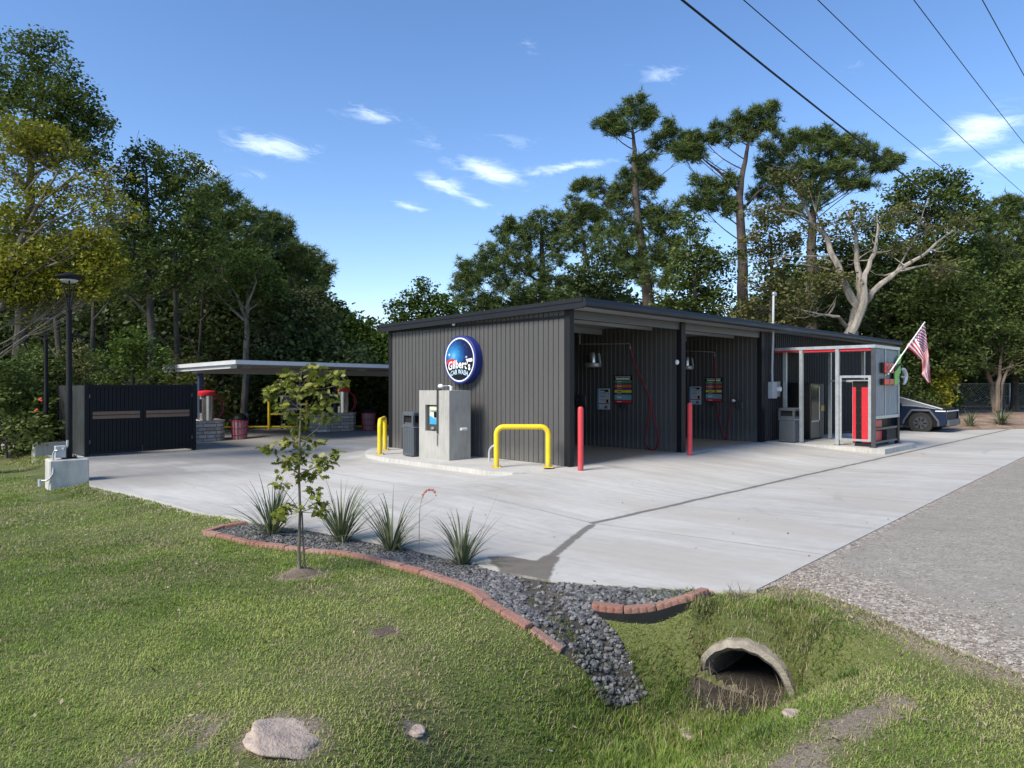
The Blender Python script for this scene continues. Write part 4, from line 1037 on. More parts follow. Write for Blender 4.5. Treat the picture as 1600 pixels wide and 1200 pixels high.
for (x0,x1,y0,y1) in ((-.03,.0,.065,2.6),(2.74,2.77,.065,2.6),(-.03,2.77,2.601,2.63)):
    m = MB(); n_ = int(max(x1-x0,y1-y0)/.15)
    for k in range(n_):
        if y1-y0 > x1-x0: yy = y0+(y1-y0)*k/n_; m.box(x0,x1,yy+.005,yy+(y1-y0)/n_-.005,.05,1.88)
        else: xx = x0+(x1-x0)*k/n_; m.box(xx+.005,xx+(x1-x0)/n_-.005,y0,y1,.05,1.88)
    m.box(x0+.005,x1-.005,y0+.01,y1-.01,.06,1.87); m.build('side_panel' , simple('grey_green_panel', (.032,.036,.036), .5), t)
m = MB(); m.box(-.05,.02,2.58,2.66,-.05,1.93); m.build('gate_post', M['gateblack'], t)

# ------------------------------------------------------------------ light columns
def light_column(label, px, Y, z, rot, top_h=3.72, bs=(-.36,.30,-.26,.30)):
    x = (px-CX)/F*Y; t = thing('light_column', label, 'lamp post', (x, Y, z), rot, 'black lamp posts on concrete blocks')
    m = MB(); m.bbox(*bs,-.15,.58,.02); m.build('concrete_base', M['conclight'], t)
    m = MB(); m.bbox(-.13,.13,-.13,.13,.581,.60,.005)
    for sx in (-1,1):
        for sy in (-1,1): m.tube([(sx*.1,sy*.1,.60),(sx*.1,sy*.1,.64)], .014, 6)
    m.build('base_plate', M['black'], t)
    H = .58+top_h
    m = MB(); m.lathe([(.058,.60),(.058,1.9),(.052,1.92),(.050,H-.75),(.060,H-.74),(.060,H-.70),(.03,H-.68)], 16); m.build('pole', M['black'], t, True)
    m = MB(); m.tube([(0,0,H-1.22),(.13,0,H-1.22)], .018, 8); m.ell((.13,0,H-1.20), .07,.07,.035); m.build('sensor', M['black'], t)
    hd = MB(); hd.lathe([(.08,H-.13),(.17,H-.11),(.235,H-.06),(.235,H-.035),(.12,H),(.07,H+.03),(0,H+.04)], 28); hdo = hd.build('lamp_head', M['black'], t, True)
    m = MB(); m.lathe([(.10,H-.17),(.155,H-.135),(.155,H-.112),(.05,H-.111)], 20); m.build('lens', M['pvc'], hdo)
    m = MB()
    for k in range(3):
        an = 2*pi*k/3+.4; m.tube([(.02*cos(an),.02*sin(an),H-.72),(.05*cos(an),.05*sin(an),H-.5),(.13*cos(an),.13*sin(an),H-.12)], .016, 6)
    m.build('yoke', M['black'], t)
    return t
light_column('black lamp post standing on the nearer concrete block at the lawn edge', 108, 13.95, -.24, R(41), 3.62)
light_column('black lamp post on the farther concrete block against the bushes', 72, 19.4, -.36, R(41), 3.5, (-.30,.46,-.3,.3))
jb = pix(92,715,13.75); t = thing('junction_box', 'grey junction box with bent conduit fixed between the concrete lamp bases', 'box', jb, R(41))
Mi = Matrix.Rotation(-R(41), 4, 'Z'); jp = lambda x, y, Y=13.62: Mi @ (pix(x, y, Y)-jb)
m = MB(); m.bbox(-.07,.11,-.06,.06,.0,.23,.01); m.build('box_body', M['pvc'], t)
m = MB(); m.tube([jp(90,704),jp(86,704),jp(83.5,708),jp(83,716),jp(83,735,13.55),jp(82,742,13.5),jp(78,748,13.5),jp(72,751,13.5),jp(65,751,13.5)], .018, 8); m.build('conduit', M['galv'], t, True)
m = MB(); m.tube([jp(62.5,749,13.5),jp(62.5,760,13.5)], .035, 8); m.build('conduit_end', M['pvc'], t)
m = MB(); m.tube([jp(98,701,13.7),jp(102,700,13.8),jp(105,697,13.8),jp(105.5,688,13.8)], .022, 8); m.build('riser', M['pvc'], t, True)

# ------------------------------------------------------------------ vacuum canopy
ca = AB(-.3886*21, 21.0); rot0 = RZ
t = T = thing('vacuum_canopy', 'thin pale flat canopy on navy posts over the vacuum islands', 'canopy', W(ca[0], ca[1], 0), RZ)
Lx, Ly = 14.0, 5.9
def cz(x, y): return 2.50 - .006*x - .012*y
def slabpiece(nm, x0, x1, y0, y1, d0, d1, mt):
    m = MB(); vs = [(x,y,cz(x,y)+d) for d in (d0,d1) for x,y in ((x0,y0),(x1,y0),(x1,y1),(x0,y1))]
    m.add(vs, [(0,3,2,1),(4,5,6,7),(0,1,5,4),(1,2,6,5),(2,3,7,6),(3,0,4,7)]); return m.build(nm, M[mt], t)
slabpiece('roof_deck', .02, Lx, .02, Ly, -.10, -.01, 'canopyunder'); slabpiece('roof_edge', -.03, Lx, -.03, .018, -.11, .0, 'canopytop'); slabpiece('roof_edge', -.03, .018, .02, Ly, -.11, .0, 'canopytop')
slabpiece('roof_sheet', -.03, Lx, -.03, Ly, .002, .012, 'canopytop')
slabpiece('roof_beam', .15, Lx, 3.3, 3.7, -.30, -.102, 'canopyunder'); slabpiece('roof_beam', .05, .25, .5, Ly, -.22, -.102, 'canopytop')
for k in range(6): slabpiece('light_box', 1.0+2.2*k, 1.3+2.2*k, 1.8, 2.0, -.15, -.102, 'galv')
p1 = AB(-10.4, 23.7); px_, py_ = p1[0]-ca[0], p1[1]-ca[1]
for k in (0, 5.16, 10.3):
    m = MB(); m.box(px_+k-.075, px_+k+.075, py_-.075, py_+.075, -.3, 2.2); m.build('post', M['blue'], t)
def stone_mat():
    t = NT('stone_masonry'); ob = t.tc.outputs['Object']
    s = t.sep(ob); c = t.n('ShaderNodeCombineXYZ'); t.set(c.inputs[0], t.math('ADD', s[0], s[1])); t.set(c.inputs[1], s[2])
    b = t.n('ShaderNodeTexBrick'); t.set(b.inputs['Vector'], t.map(c.outputs[0], (1,1,1))); b.inputs['Scale'].default_value = 1.0
    b.inputs['Brick Width'].default_value = .27; b.inputs['Row Height'].default_value = .12; b.inputs['Mortar Size'].default_value = .012; b.inputs['Mortar Smooth'].default_value = .4
    b.squash = 1.6; b.squash_frequency = 2; b.offset_frequency = 2
    b.inputs['Color1'].default_value = (.36,.34,.30,1); b.inputs['Color2'].default_value = (.62,.60,.55,1); b.inputs['Mortar'].default_value = (.14,.13,.115,1); b.inputs['Bias'].default_value = .1
    n = t.noise(ob, 9, 6, .7); col = t.mix(t.math('MULTIPLY', t.smooth(n,.4,.7), .45), b.outputs[0], (.26,.23,.19))
    return t.done(col, .9, 0, t.bump(t.math('ADD', t.math('MULTIPLY', b.outputs['Fac'], -1.0), t.math('MULTIPLY', n, .4)), .8, .03))
STONE = stone_mat()
def island(idx, label_p, label_v, label_b, k):
    a0, b0 = p1[0]+k, p1[1]; z = float(slab_z_ab(a0, b0))-.005
    t = thing('stone_island', label_p, 'planter', W(a0, b0, z), RZ)
    m = MB(); oct_ = [(-1.0,-.45),(-.75,-.7),(.45,-.7),(.7,-.45),(.7,.45),(.45,.7),(-.75,.7),(-1.0,.45)]
    m.prism([(x*.95,y*.75) for x,y in oct_], 2, 0, .66); m.build('stone_base', STONE, t)
    m = MB(); m.prism([(x*.98,y*.78) for x,y in oct_], 2, .661, .71); m.build('stone_cap', M['conclight'], t)
    v = thing('vacuum_station', label_v, 'vacuum', W(a0-.02 + .05, b0-.42, z+.712), RZ, 'steel vacuum stations on the stone islands')
    m = MB(); m.lathe([(.22,0),(.22,.80),(.215,.80)], 26); m.build('steel_drum', M['steel'], v, True)
    m = MB(); m.lathe([(.265,.802),(.275,.82),(.275,.93),(.24,.965),(.05,.99),(0,.99)], 26); m.build('red_cap', M['red'], v, True)
    m = MB(); m.tube([(.20,-.10,.80),(.42,-.12,.66),(.52,-.12,.42),(.46,-.12,.2),(.30,-.12,.06)], .032, 8); m.tube([(.24,-.02,.82),(.46,-.04,.60),(.50,-.04,.3),(.36,-.04,.08)], .028, 8); m.build('hose', M['darkred'], v, True)
    m = MB(); m.box(-.235,-.20,-.09,.02,.25,.7); m.build('front_panel', M['black'], v)
    bb = thing('mesh_bin', label_b, 'bin', W(a0+1.05, b0-.62, z), RZ, 'dark red mesh litter bins by the vacuum islands')
    m = MB(); m.lathe([(.215,.03),(.255,.66),(.0,.67)], 20); m.build('liner', simple('grey_liner', (.28,.22,.24), .5), bb, True)
    m = MB()
    for j in range(14):
        an = 2*pi*j/14; m.tube([(.23*cos(an),.23*sin(an),.0),(.27*cos(an),.27*sin(an),.68)], .011, 5)
    for z_, r_ in ((.02,.232),(.2,.242),(.42,.256),(.67,.27)): m.tube([(r_*cos(x),r_*sin(x),z_) for x in np.linspace(0,2*pi,21)], .013, 5, False)
    m.build('mesh_body', simple('maroon', (.42,.02,.05), .45), bb)
    m = MB(); m.lathe([(.27,.682),(.275,.71),(.22,.82),(.12,.90),(0,.92)], 20); m.build('domed_lid', M['black'], bb, True)
island(0, 'low stone block island behind the black yard gates', 'steel vacuum station with red cap beside the black yard gates', 'dark red mesh bin between the black gates and the sapling', 0.0)
island(1, 'low stone block island between the sapling and the building', 'steel vacuum station with red cap nearest the building', 'dark red mesh bin nearest the building side wall', 5.16)
t = thing('red_stool', 'low dark red cushion box half hidden by the yard enclosure', 'box', W(p1[0]-.8, p1[1]+1.2, -.1), RZ)
m = MB(); m.bbox(-.3,.3,-.3,.3,.0,.75,.03); m.build('box_body', M['darkred'], t)
# blue cabinet, yellow rail, sign board
P = Vector((-10.3,27.2,0)); t = thing('blue_cabinet', 'plain blue steel cabinet standing behind the vacuum canopy', 'cabinet', (P.x,P.y,-.12), R(20))
m = MB(); m.bbox(-.19,.19,-.2,.2,0,.80,.015); m.build('cabinet_body', M['boxblue'], t); m = MB(); m.box(-.16,.16,-.21,-.202,.08,.74); m.build('cabinet_door', M['boxblue'], t)
t = thing('yellow_barrier', 'low yellow pipe barrier with tall posts along the back of the lot', 'barrier', (-12,27.6,-.12), 0)
m = MB(); m.tube([(-1,.2,.22),(2,.5,.22),(6.5,1.0,.22),(9,1.2,.22)], .04, 8); m.build('rail', M['yellow'], t)
for x, y in ((-.8,.2),(1.2,.42),(3.0,.6),(5,.84),(7,1.05)):
    m = MB(); m.tube([(x,y,-.1),(x,y,.22)], .035, 8); m.build('short_post', M['yellow'], t)
for px in (419, 478):
    x = (px-CX)/F*28.0 + 12; m = MB(); m.tube([(x,.5,-.1),(x,.5,1.28)], .055, 10); m.build('tall_post', M['yellow'], t, True)
m = MB(); m.tube([(2.45,.5,.72),(3.9,.5,.72)], .03, 8); m.build('cross_rail', M['yellow'], t)
t = thing('notice_sign', 'grey framed notice board behind the sapling under the canopy', 'sign', ((452-CX)/F*28.3, 28.3, -.1), 0)
m = MB(); m.box(-.35,.35,-.02,.02,.85,1.45); m.build('board', M['pvc'], t); m = MB(); m.box(-.3,.3,-.03,-.021,.95,1.38); m.build('sheet', M['galvdark'], t)
for x in (-.33,.27): m = MB(); m.box(x,x+.06,-.02,.02,-.05,.85); m.build('leg', M['galvdark'], t)

# ------------------------------------------------------------------ chain link fence on the right
def fence():
    x0, x1, Y0 = 19.0, 34.0, 39.5; t = thing('chain_link_fence', 'grey chain link fence running in front of the trees on the right', 'fence', (x0, Y0, 0), 0)
    zf = lambda x: float(ground_z(np.array(x0+x), np.array(Y0)))
    L = x1-x0
    k = 0.0
    while k <= L:
        z = zf(k); m = MB(); m.tube([(k,0,z-.1),(k,0,z+1.55)], .035, 8); m.build('post', M['galv'], t); k += 2.9
    m = MB(); m.tube([(q, 0, zf(q)+1.52) for q in np.linspace(0, L, 12)], .022, 6); m.build('top_rail', M['galv'], t)
    m = MB(); n_ = int(L/.16)
    for i in range(n_):
        x = i*.16
        if x+1.5 < L:
            m.tube([(x,0,zf(x)+.03),(x+1.5,0,zf(x+1.5)+1.5)], .004, 3, False); m.tube([(x+1.5,.01,zf(x+1.5)+.03),(x,.01,zf(x)+1.5)], .004, 3, False)
    m.build('mesh', M['galv'], t)
fence()

# ------------------------------------------------------------------ power lines
def cat_(z0, px0, px1, py1, r, label):
    # runs along the road direction; two pixels fix it
    Y0 = F*(z0-EYE)/600.0; X0 = (px0-CX)/F*Y0; Y1 = F*(z0-EYE)/(CY-py1); X1 = (px1-CX)/F*Y1
    d = Vector((X1-X0, Y1-Y0, 0)).normalized()
    s = np.linspace(-14, 95, 40); pts = []
    Lk = math.dist((X0,Y0),(X1,Y1))
    for q in s: pts.append((X0+d.x*q, Y0+d.y*q, z0 - .0009*q*(Lk-q) if True else z0))
    m = MB(); m.tube(pts, r, 6); o = m.build('power_line', M['black']); tag(o, label, 'cable', 'overhead power lines')
cat_(7.0, 1066, 1600, 406, .017, 'thickest and lowest black overhead cable crossing the trees')
cat_(8.0, 1162, 1545, 320, .009, 'thin overhead wire next to the thickest cable')
cat_(8.0, 1278, 1600, 303, .008, 'thin overhead wire third from the left along the top edge')
cat_(8.0, 1428, 1600, 224, .008, 'thin overhead wire second from the right along the top edge')
cat_(8.0, 1535, 1600, 118, .008, 'thin overhead wire at the far right top corner')

# ------------------------------------------------------------------ leaves
def unit(n): v = rng.normal(size=(n,3)); return v/np.linalg.norm(v, axis=1)[:,None]
def leaf_quads(c, size, aspect=.5, up=.35, spread=.35, clus=None):
    n = len(c); d = unit(n); d[:,2] *= .55; d /= np.linalg.norm(d,axis=1)[:,None]
    nr = unit(n); nr[:,2] = np.abs(nr[:,2]) + up; s = np.cross(d, nr); s /= (np.linalg.norm(s,axis=1)[:,None]+1e-9)
    l = size*(1+spread*(rng.random(n)*2-1)); w = l*aspect
    a = d*l[:,None]*.5; b = s*w[:,None]*.5
    fold = np.cross(s, d)*(l*.12)[:,None]
    return np.stack([c-a, c+b*1.0+fold*.5, c+a, c-b+fold*.5], 1)
def needle_tris(c, length, width, per=14):
    n = len(c); cc = np.repeat(c, per, 0); N = n*per
    d = unit(N); d[:,2] = d[:,2]*.8 + .25; d /= np.linalg.norm(d,axis=1)[:,None]
    s = np.cross(d, unit(N)); s /= np.linalg.norm(s,axis=1)[:,None]
    L = length*(.7+.6*rng.random(N))[:,None]
    return np.stack([cc - s*width*.5, cc + s*width*.5, cc + d*L + s*width*.15], 1), np.repeat(np.arange(n), per)
def subs(cx, cy, cz, ax, ay, az, n, shell=.55):
    d = unit(n); r = (shell + (1-shell)*rng.random(n))**.7
    r *= 1 + .22*(rng.random(n)-.5)*2
    return np.stack([cx+d[:,0]*ax*r, cy+d[:,1]*ay*r, cz+d[:,2]*az*r], 1)
def bend(p, q, k=.15, n=4):
    p, q = Vector(p), Vector(q); L = (q-p).length; o = Vector(tuple(unit(1)[0]))*L*k*.6; o.z -= L*k*.5
    return [p.lerp(q, i/n) + o*sin(pi*i/n) for i in range(n+1)]

def tree(name, label, cat, Y, trunk, clumps, leaf='oak', bark='grey', kind='leaf', dens=1.0, size=None, group=None, twigs=3, depthk=.8, bare=None, baseY=None, sparse=1.0, crownname='crown', limbk=1.0):
    """trunk [(px,py,r_m)] from the ground up, clumps [(px,py,rx,ry[,density])] in photo pixels at distance Y"""
    bx = (trunk[0][0]-CX)/F*Y; gz = float(ground_z(np.array(bx), np.array(Y))); base = Vector((bx, Y, gz))
    t = thing(name, label, cat, base, 0, group)
    tp = [Vector((0,0,-.15))] + [pix(x, y, Y + .25*rng.normal()*(i>0)) - base for i, (x, y, r) in enumerate(trunk) if i > 0]
    tr = [trunk[0][2]] + [q[2] for q in trunk[1:]]
    # densify trunk
    P, Rr = [], []
    for i in range(len(tp)-1):
        for k in range(4):
            u = k/4; P.append(tp[i].lerp(tp[i+1], u) + Vector((rng.normal(),rng.normal(),0))*tr[i]*.12*(k>0)); Rr.append(tr[i]*(1-u)+tr[i+1]*u)
    P.append(tp[-1]); Rr.append(tr[-1]*.8)
    Rr[0] *= 1.35
    mb = MB(); mb.tube(P, Rr, 9)
    cs = []; cid = []
    quads = []; att = []
    s0 = (size or .0042*Y)*1.25
    if kind == 'pine':
        ext = []
        for c in clumps:
            ext.append((c[0], c[1], c[2]*.86, c[3]*.86) + tuple(c[4:]))
            for _ in range(3):
                a_ = rng.random()*2*pi; ext.append((c[0]+cos(a_)*c[2]*1.05, c[1]+sin(a_)*c[3]*.9, c[2]*(.28+.3*rng.random()), c[3]*(.35+.3*rng.random()), .7, 1))
        clumps = ext
    for c in clumps:
        px, py, rx, ry = c[:4]; dn = c[4] if len(c) > 4 else 1.0
        dy = rng.normal()*.35*rx/F*Y*depthk
        ctr = pix(px, py, Y+dy) - base; ax, az = rx*Y/F, ry*Y/F; ay = depthk*max(ax, az)
        # limb
        best = min(range(len(P)), key=lambda i: abs((ctr.z - P[i].z) - .75*math.hypot(ctr.x-P[i].x, ctr.y-P[i].y)) + .3*(ctr-P[i]).length)
        lr = limbk*max(.02, min(Rr[best]*.55, .05*math.sqrt(ax*az)+.02))
        nolimb = limbk == 0 or len(c) > 5; lr = max(lr, .02)
        pl = [ctr]*6 if nolimb else bend(P[best], ctr, .14, 5)
        if not nolimb: mb.tube(pl, [lr*(1-.12*i) for i in range(6)], 6)
        nsub = max(5, int(62*dn*dens*(ax*az)**.8/(s0/.15)**1.1)) if kind == 'leaf' else max(5, int(32*dn*dens*(ax*az)**.85))
        sb = subs(ctr.x, ctr.y, ctr.z, ax, ay, az, nsub)
        k = min(len(sb), int(twigs*(2+ax*az))) if len(c) <= 5 else 2
        for q in sb[:k]: mb.tube(bend(pl[3 + int(rng.integers(0,3))], Vector(q), .2, 3), [lr*.4, lr*.3, lr*.2, lr*.1], 4, False)
        cr = rng.random()
        if kind == 'leaf':
            per = int(26*sparse)
            cen = np.repeat(sb, per, 0); r_ = (.42*(s0/.15)**.8)*(.6+.8*rng.random(len(sb))); rr = np.repeat(r_, per)[:,None]
            off = unit(len(cen))*(rng.random(len(cen))**.45)[:,None]*rr; off[:,2] *= .65
            cen = cen + off
            quads.append(leaf_quads(cen, s0, .58)); sr = np.repeat(rng.random(len(sb)), per)
            att.append(cl(.38*rng.random(len(cen)) + .38*sr + .24*cr, 0, 1))
        else:
            per = 12; cen = np.repeat(sb, 7, 0) + unit(len(sb)*7)*.34*rng.random((len(sb)*7,1))
            q, ii = needle_tris(cen, .33, .036, per)
            quads.append(q); sr = np.repeat(rng.random(len(sb)), 7)[ii]
            att.append(cl(.3*rng.random(len(q)) + .45*sr + .25*cr, 0, 1))
    if bare:
        for path in bare:     # explicit bare limbs: [(px,py,r)...]
            pp = [pix(x, y, Y + .3*rng.normal()) - base for x, y, r in path]; rs = [r for _,_,r in path]
            Q, S = [], []
            for i in range(len(pp)-1):
                for k in range(3): u=k/3; Q.append(pp[i].lerp(pp[i+1],u)+Vector(tuple(unit(1)[0]))*rs[i]*.35); S.append(rs[i]*(1-u)+rs[i+1]*u)
            Q.append(pp[-1]); S.append(rs[-1]); mb.tube(Q, S, 7)
            for q in range(len(Q)//2, len(Q)):      # fine twigs
                for _ in range(2):
                    d = Vector(tuple(unit(1)[0])); d.z = abs(d.z)*.7; e = Q[q]+d*(.5+.9*rng.random()); mb.tube(bend(Q[q], e, .2, 3), [S[q]*.45, S[q]*.3, S[q]*.2, .006], 4, False)
    mb.build('trunk', BARK[bark], t, True)
    if quads:
        A = np.concatenate(quads); me = np_mesh(crownname, A, A.shape[1], np.concatenate(att)); link_mesh(crownname, me, LEAF[leaf], t)
    global LEAFCOUNT; LEAFCOUNT += sum(len(q) for q in quads)
    return t
LEAFCOUNT = 0

# ---- left wood
tree('oak_tree', 'tall dark green oak filling the top left corner', 'tree', 24, [(40,720,.28),(30,560,.22),(45,380,.16),(50,240,.10),(60,150,.05)],
 [(75,62,24,12),(40,72,26,18),(22,105,42,28),(85,112,36,26),(120,145,34,26),(55,150,55,34),(150,185,28,14),(118,190,40,28),(20,190,52,38),(80,215,55,30),(140,225,28,28),(165,200,14,10,.8),(0,140,40,34),(100,165,40,30),(150,250,24,28)], 'oak', dens=1.0)
tree('dying_tree', 'yellow-green tree thick with bare grey twigs hanging over the lamp posts', 'tree', 16.5, [(-70,740,.26),(-60,560,.22),(-20,480,.12),(20,400,.07),(60,320,.04),(90,270,.02)],
 [(30,215,55,28,.9),(80,235,45,28,.8),(20,270,50,38,.5),(110,290,50,32,.28),(165,290,40,34,.22),(60,320,60,34,.3),(20,350,38,30,.8),(150,340,46,36,.22),(30,410,60,34,1),(95,395,42,28,.9),(150,385,36,28,1),(165,420,34,30,1),(120,440,40,26,1),(40,455,36,24,1),(85,455,30,24,.9),(10,440,30,40,1),(150,455,22,16,.9),(60,490,18,18,.5),(190,330,30,28,.15)],
 'yell', 'twig', dens=1.9, twigs=34, size=.075, sparse=1.0, limbk=.4,
 bare=[[(-60,520,.10),(0,480,.06),(40,430,.035),(90,410,.015)],[(20,400,.035),(70,350,.025),(140,320,.015),(190,300,.007)],[(0,440,.04),(60,420,.025),(60,480,.015),(80,520,.008)],[(60,320,.03),(120,270,.018),(180,265,.008)],[(30,360,.03),(100,370,.02),(170,350,.012),(205,345,.006)],
       [(40,300,.025),(70,260,.018),(110,235,.008)],[(20,380,.03),(80,330,.018),(130,290,.008)]])
tree('oak_tree', 'rounded mid green oak rising behind the first lamp post', 'tree', 26, [(235,690,.18),(238,560,.15),(232,430,.11),(230,330,.07),(228,260,.04)],
 [(225,238,24,20),(262,258,28,22),(300,262,18,22),(205,272,26,24),(240,290,44,32),(290,300,36,30),(190,320,40,34),(240,345,52,34),(305,345,38,34),(325,385,34,28),(270,395,50,30),(200,385,42,34),(230,430,50,28),(180,440,40,30),(300,430,36,26)], 'oak', dens=1.0)
tree('dark_tree', 'dark evergreen tree between the mid green oak and the leaning pine', 'tree', 31, [(340,690,.25),(345,560,.22),(345,420,.15),(345,330,.06)],
 [(335,290,22,16),(350,320,30,22),(385,345,24,16),(330,350,34,26),(370,375,36,26),(330,400,40,30),(375,420,40,28),(300,450,40,34),(345,455,45,30),(310,330,26,26),(395,395,20,20)], 'pine', 'pine', 'pine', dens=1.1)
tree('pine_tree', 'leaning pine with flat layered needles on the left skyline', 'tree', 33, [(390,680,.22),(385,560,.2),(380,460,.16),(400,390,.12),(430,365,.08),(470,390,.04)],
 [(400,343,24,10),(425,352,22,11),(448,368,24,11),(440,395,26,10),(465,388,20,10),(480,405,20,9),(495,420,18,9),(502,436,12,6),(470,420,20,7),(415,375,22,12),(400,400,24,14),(425,420,20,9)], 'pine', 'pine', 'pine', dens=1.3, twigs=4)
tree('broadleaf_tree', 'light green small tree with pale bare limbs above the canopy', 'tree', 29, [(380,690,.16),(385,580,.13),(385,500,.1),(388,440,.05)],
 [(388,408,28,20,.9),(365,420,22,18,.7),(410,425,22,18,.9),(385,440,34,20,.7),(355,455,25,20,.5),(425,455,28,20,.9)], 'mid', 'twig', twigs=5,
 bare=[[(385,500,.07),(370,460,.05),(345,430,.03),(325,400,.012)],[(385,480,.06),(400,440,.03),(395,410,.012)],[(380,500,.06),(350,470,.04),(330,445,.02),(305,425,.01)]])
tree('broadleaf_tree', 'grey-green broad tree behind the thin canopy roof', 'tree', 31, [(450,680,.25),(450,600,.2),(455,540,.14),(460,490,.07)],
 [(430,465,34,24),(470,470,30,22),(400,495,38,26),(450,500,44,28),(495,495,36,26),(380,535,36,28),(430,540,44,28),(485,535,40,28),(370,520,25,26),(450,575,60,22),(385,585,46,34),(350,560,34,34),(500,465,16,12),(420,620,40,30),(370,625,36,26)], 'olive', dens=1.05)
tree('broadleaf_tree', 'deep green tree low on the skyline left of the building', 'tree', 34, [(555,670,.2),(555,600,.16),(550,540,.08)],
 [(520,490,20,16),(545,505,28,20),(575,515,22,18),(530,530,38,24),(580,545,30,22),(520,560,44,26),(575,580,40,28),(540,600,46,30),(590,560,24,24),(600,530,14,14),(480,600,46,32),(560,635,50,24),(595,620,30,40),(510,640,46,24)], 'mid', dens=1.1)
tree('small_tree', 'small bright green tree standing before the dark wood behind the gates', 'tree', 24, [(207,690,.09),(207,620,.08),(207,560,.05)],
 [(205,530,26,18),(185,555,28,18),(228,552,28,18),(208,572,34,14),(150,560,18,16,.7),(160,600,20,20,.6),(245,575,18,14,.7)], 'mid', dens=.9, size=.10)
LBL = iter(['dense leafy shrub at the far left edge of the lawn','tangled green shrub behind the farther lamp post','lush green shrub with red blooms left of the farther lamp post','broad leafed undergrowth bush just behind the lamp bases','tall weedy bush between the two lamp posts',
 'low bush beside the black yard enclosure','bushy undergrowth directly behind the black yard gates','straggly bush right of the yard gates','leafy bush behind the blue cabinet','dark bush filling the gap under the canopy','dark hedge like bush beside the building rear corner'])
def bush(Y, clumps, leaf, size, dens=1.0, px=None, name='shrub', lab=None):
    px = px or clumps[0][0]
    return tree(name, lab or next(LBL), 'shrub', Y, [(px,700,.05),(px,max(c[1] for c in clumps)-5,.03)], clumps, leaf, 'twig', dens=dens, size=size, crownname='foliage')
bush(19.5, [(10,640,45,40),(0,590,40,35),(40,670,40,30),(10,690,40,20)], 'oak', .11, 1)
bush(21.0, [(55,600,32,28),(50,560,22,26),(75,575,24,22),(80,610,26,28)], 'oak', .10, .9)
sh = bush(19.8, [(45,640,32,28),(60,670,34,26),(70,695,36,16),(30,610,26,24)], 'oak', .11, 1)
m = MB()
for x, y in ((62,625),(64,623),(58,640),(56,642),(65,626)): m.ell(pix(x,y,19.0)-sh.location, .035,.03,.028, 7, 5)
m.build('red_flowers', simple('red_flower', (.65,.07,.03), .6), sh)
bush(21.0, [(90,680,26,22),(100,655,22,26),(85,700,28,14)], 'mid', .15, .8)
bush(21.5, [(100,600,20,36,.8),(115,560,24,30,.7),(95,640,22,28),(135,580,18,26,.7)], 'twiggy', .09, .8)
bush(22.5, [(118,650,22,30),(125,610,20,24)], 'oak', .11, .9)
bush(26.2, [(160,590,30,24,.8),(200,600,40,22,.8),(250,600,40,26,.8),(290,600,30,30,.7)], 'oak', .12, .9)
bush(27, [(310,610,24,34,.8),(330,640,22,26),(290,580,34,26,.6)], 'twiggy', .12, .9)
bush(30.5, [(385,620,30,30),(405,650,30,20),(360,650,26,20)], 'olive', .16, 1)
bush(31.5, [(450,640,40,26),(490,620,40,32),(500,655,40,14)], 'dark', .15, 1)
bush(31, [(560,630,34,34),(590,600,26,44),(585,650,26,16)], 'mid', .15, 1)

# ---- wood behind the building
tree('oak_tree', 'low ragged oak at the left end of the trees above the roof', 'tree', 40, [(650,670,.2),(655,560,.18),(660,500,.1),(664,470,.05)],
 [(662,447,16,10),(620,480,14,10),(640,470,18,12),(668,470,22,16),(625,500,20,12),(655,495,28,16),(695,480,26,20),(690,505,36,18),(612,525,16,20)], 'mid', dens=1.0)
tree('pine_tree', 'broad pine with a rounded crown over the left half of the roof', 'tree', 46, [(850,670,.3),(849,520,.28),(848,420,.2),(846,360,.1),(845,340,.05)],
 [(845,342,26,14),(812,352,20,12),(875,350,26,14),(780,362,14,8),(800,378,30,18),(845,378,36,22),(885,378,26,20),(765,395,24,16),(800,410,38,24),(855,415,42,26),(735,425,26,16),(765,435,36,22),(815,450,44,24),(865,455,40,24),(720,450,26,20),(745,470,36,20),(790,480,44,16)], 'pine', 'pine', 'pine', dens=1.0)
tree('pine_tree', 'smaller dark pine reaching up beside the tallest pine', 'tree', 44, [(905,660,.22),(905,500,.2),(915,400,.12),(905,330,.05)],
 [(902,322,16,14),(920,338,20,14),(890,345,18,14),(935,350,22,14),(900,370,24,16),(925,330,14,8)], 'pine', 'pine', 'pine', dens=1.0, twigs=5)
tree('pine_tree', 'tallest pine with a bent top standing behind the bay roof', 'tree', 42, [(1022,670,.42),(1014,480,.36),(1005,400,.28),(993,300,.2),(992,235,.13),(988,200,.07)],
 [(987,160,16,12),(1003,172,16,12),(962,182,16,10),(940,190,16,9),(1025,185,14,10),(985,190,24,12),(1046,205,18,12),(1030,220,22,11),(1058,222,18,10),(1075,235,10,7),(965,200,18,8),(1005,245,14,10),
  (985,262,20,14),(1002,282,18,14),(975,285,16,10),(955,300,22,9),(930,285,14,8),(910,290,12,7),(940,310,20,8),(1015,285,12,10),
  (1000,325,38,16),(1045,330,26,18),(965,340,32,18),(1005,355,48,22),(1050,362,32,24),(960,375,34,20),(1000,392,50,24),(1045,400,34,24),(975,420,40,22),(1015,430,42,24)], 'pine', 'pine', 'pine', dens=.95, twigs=4)
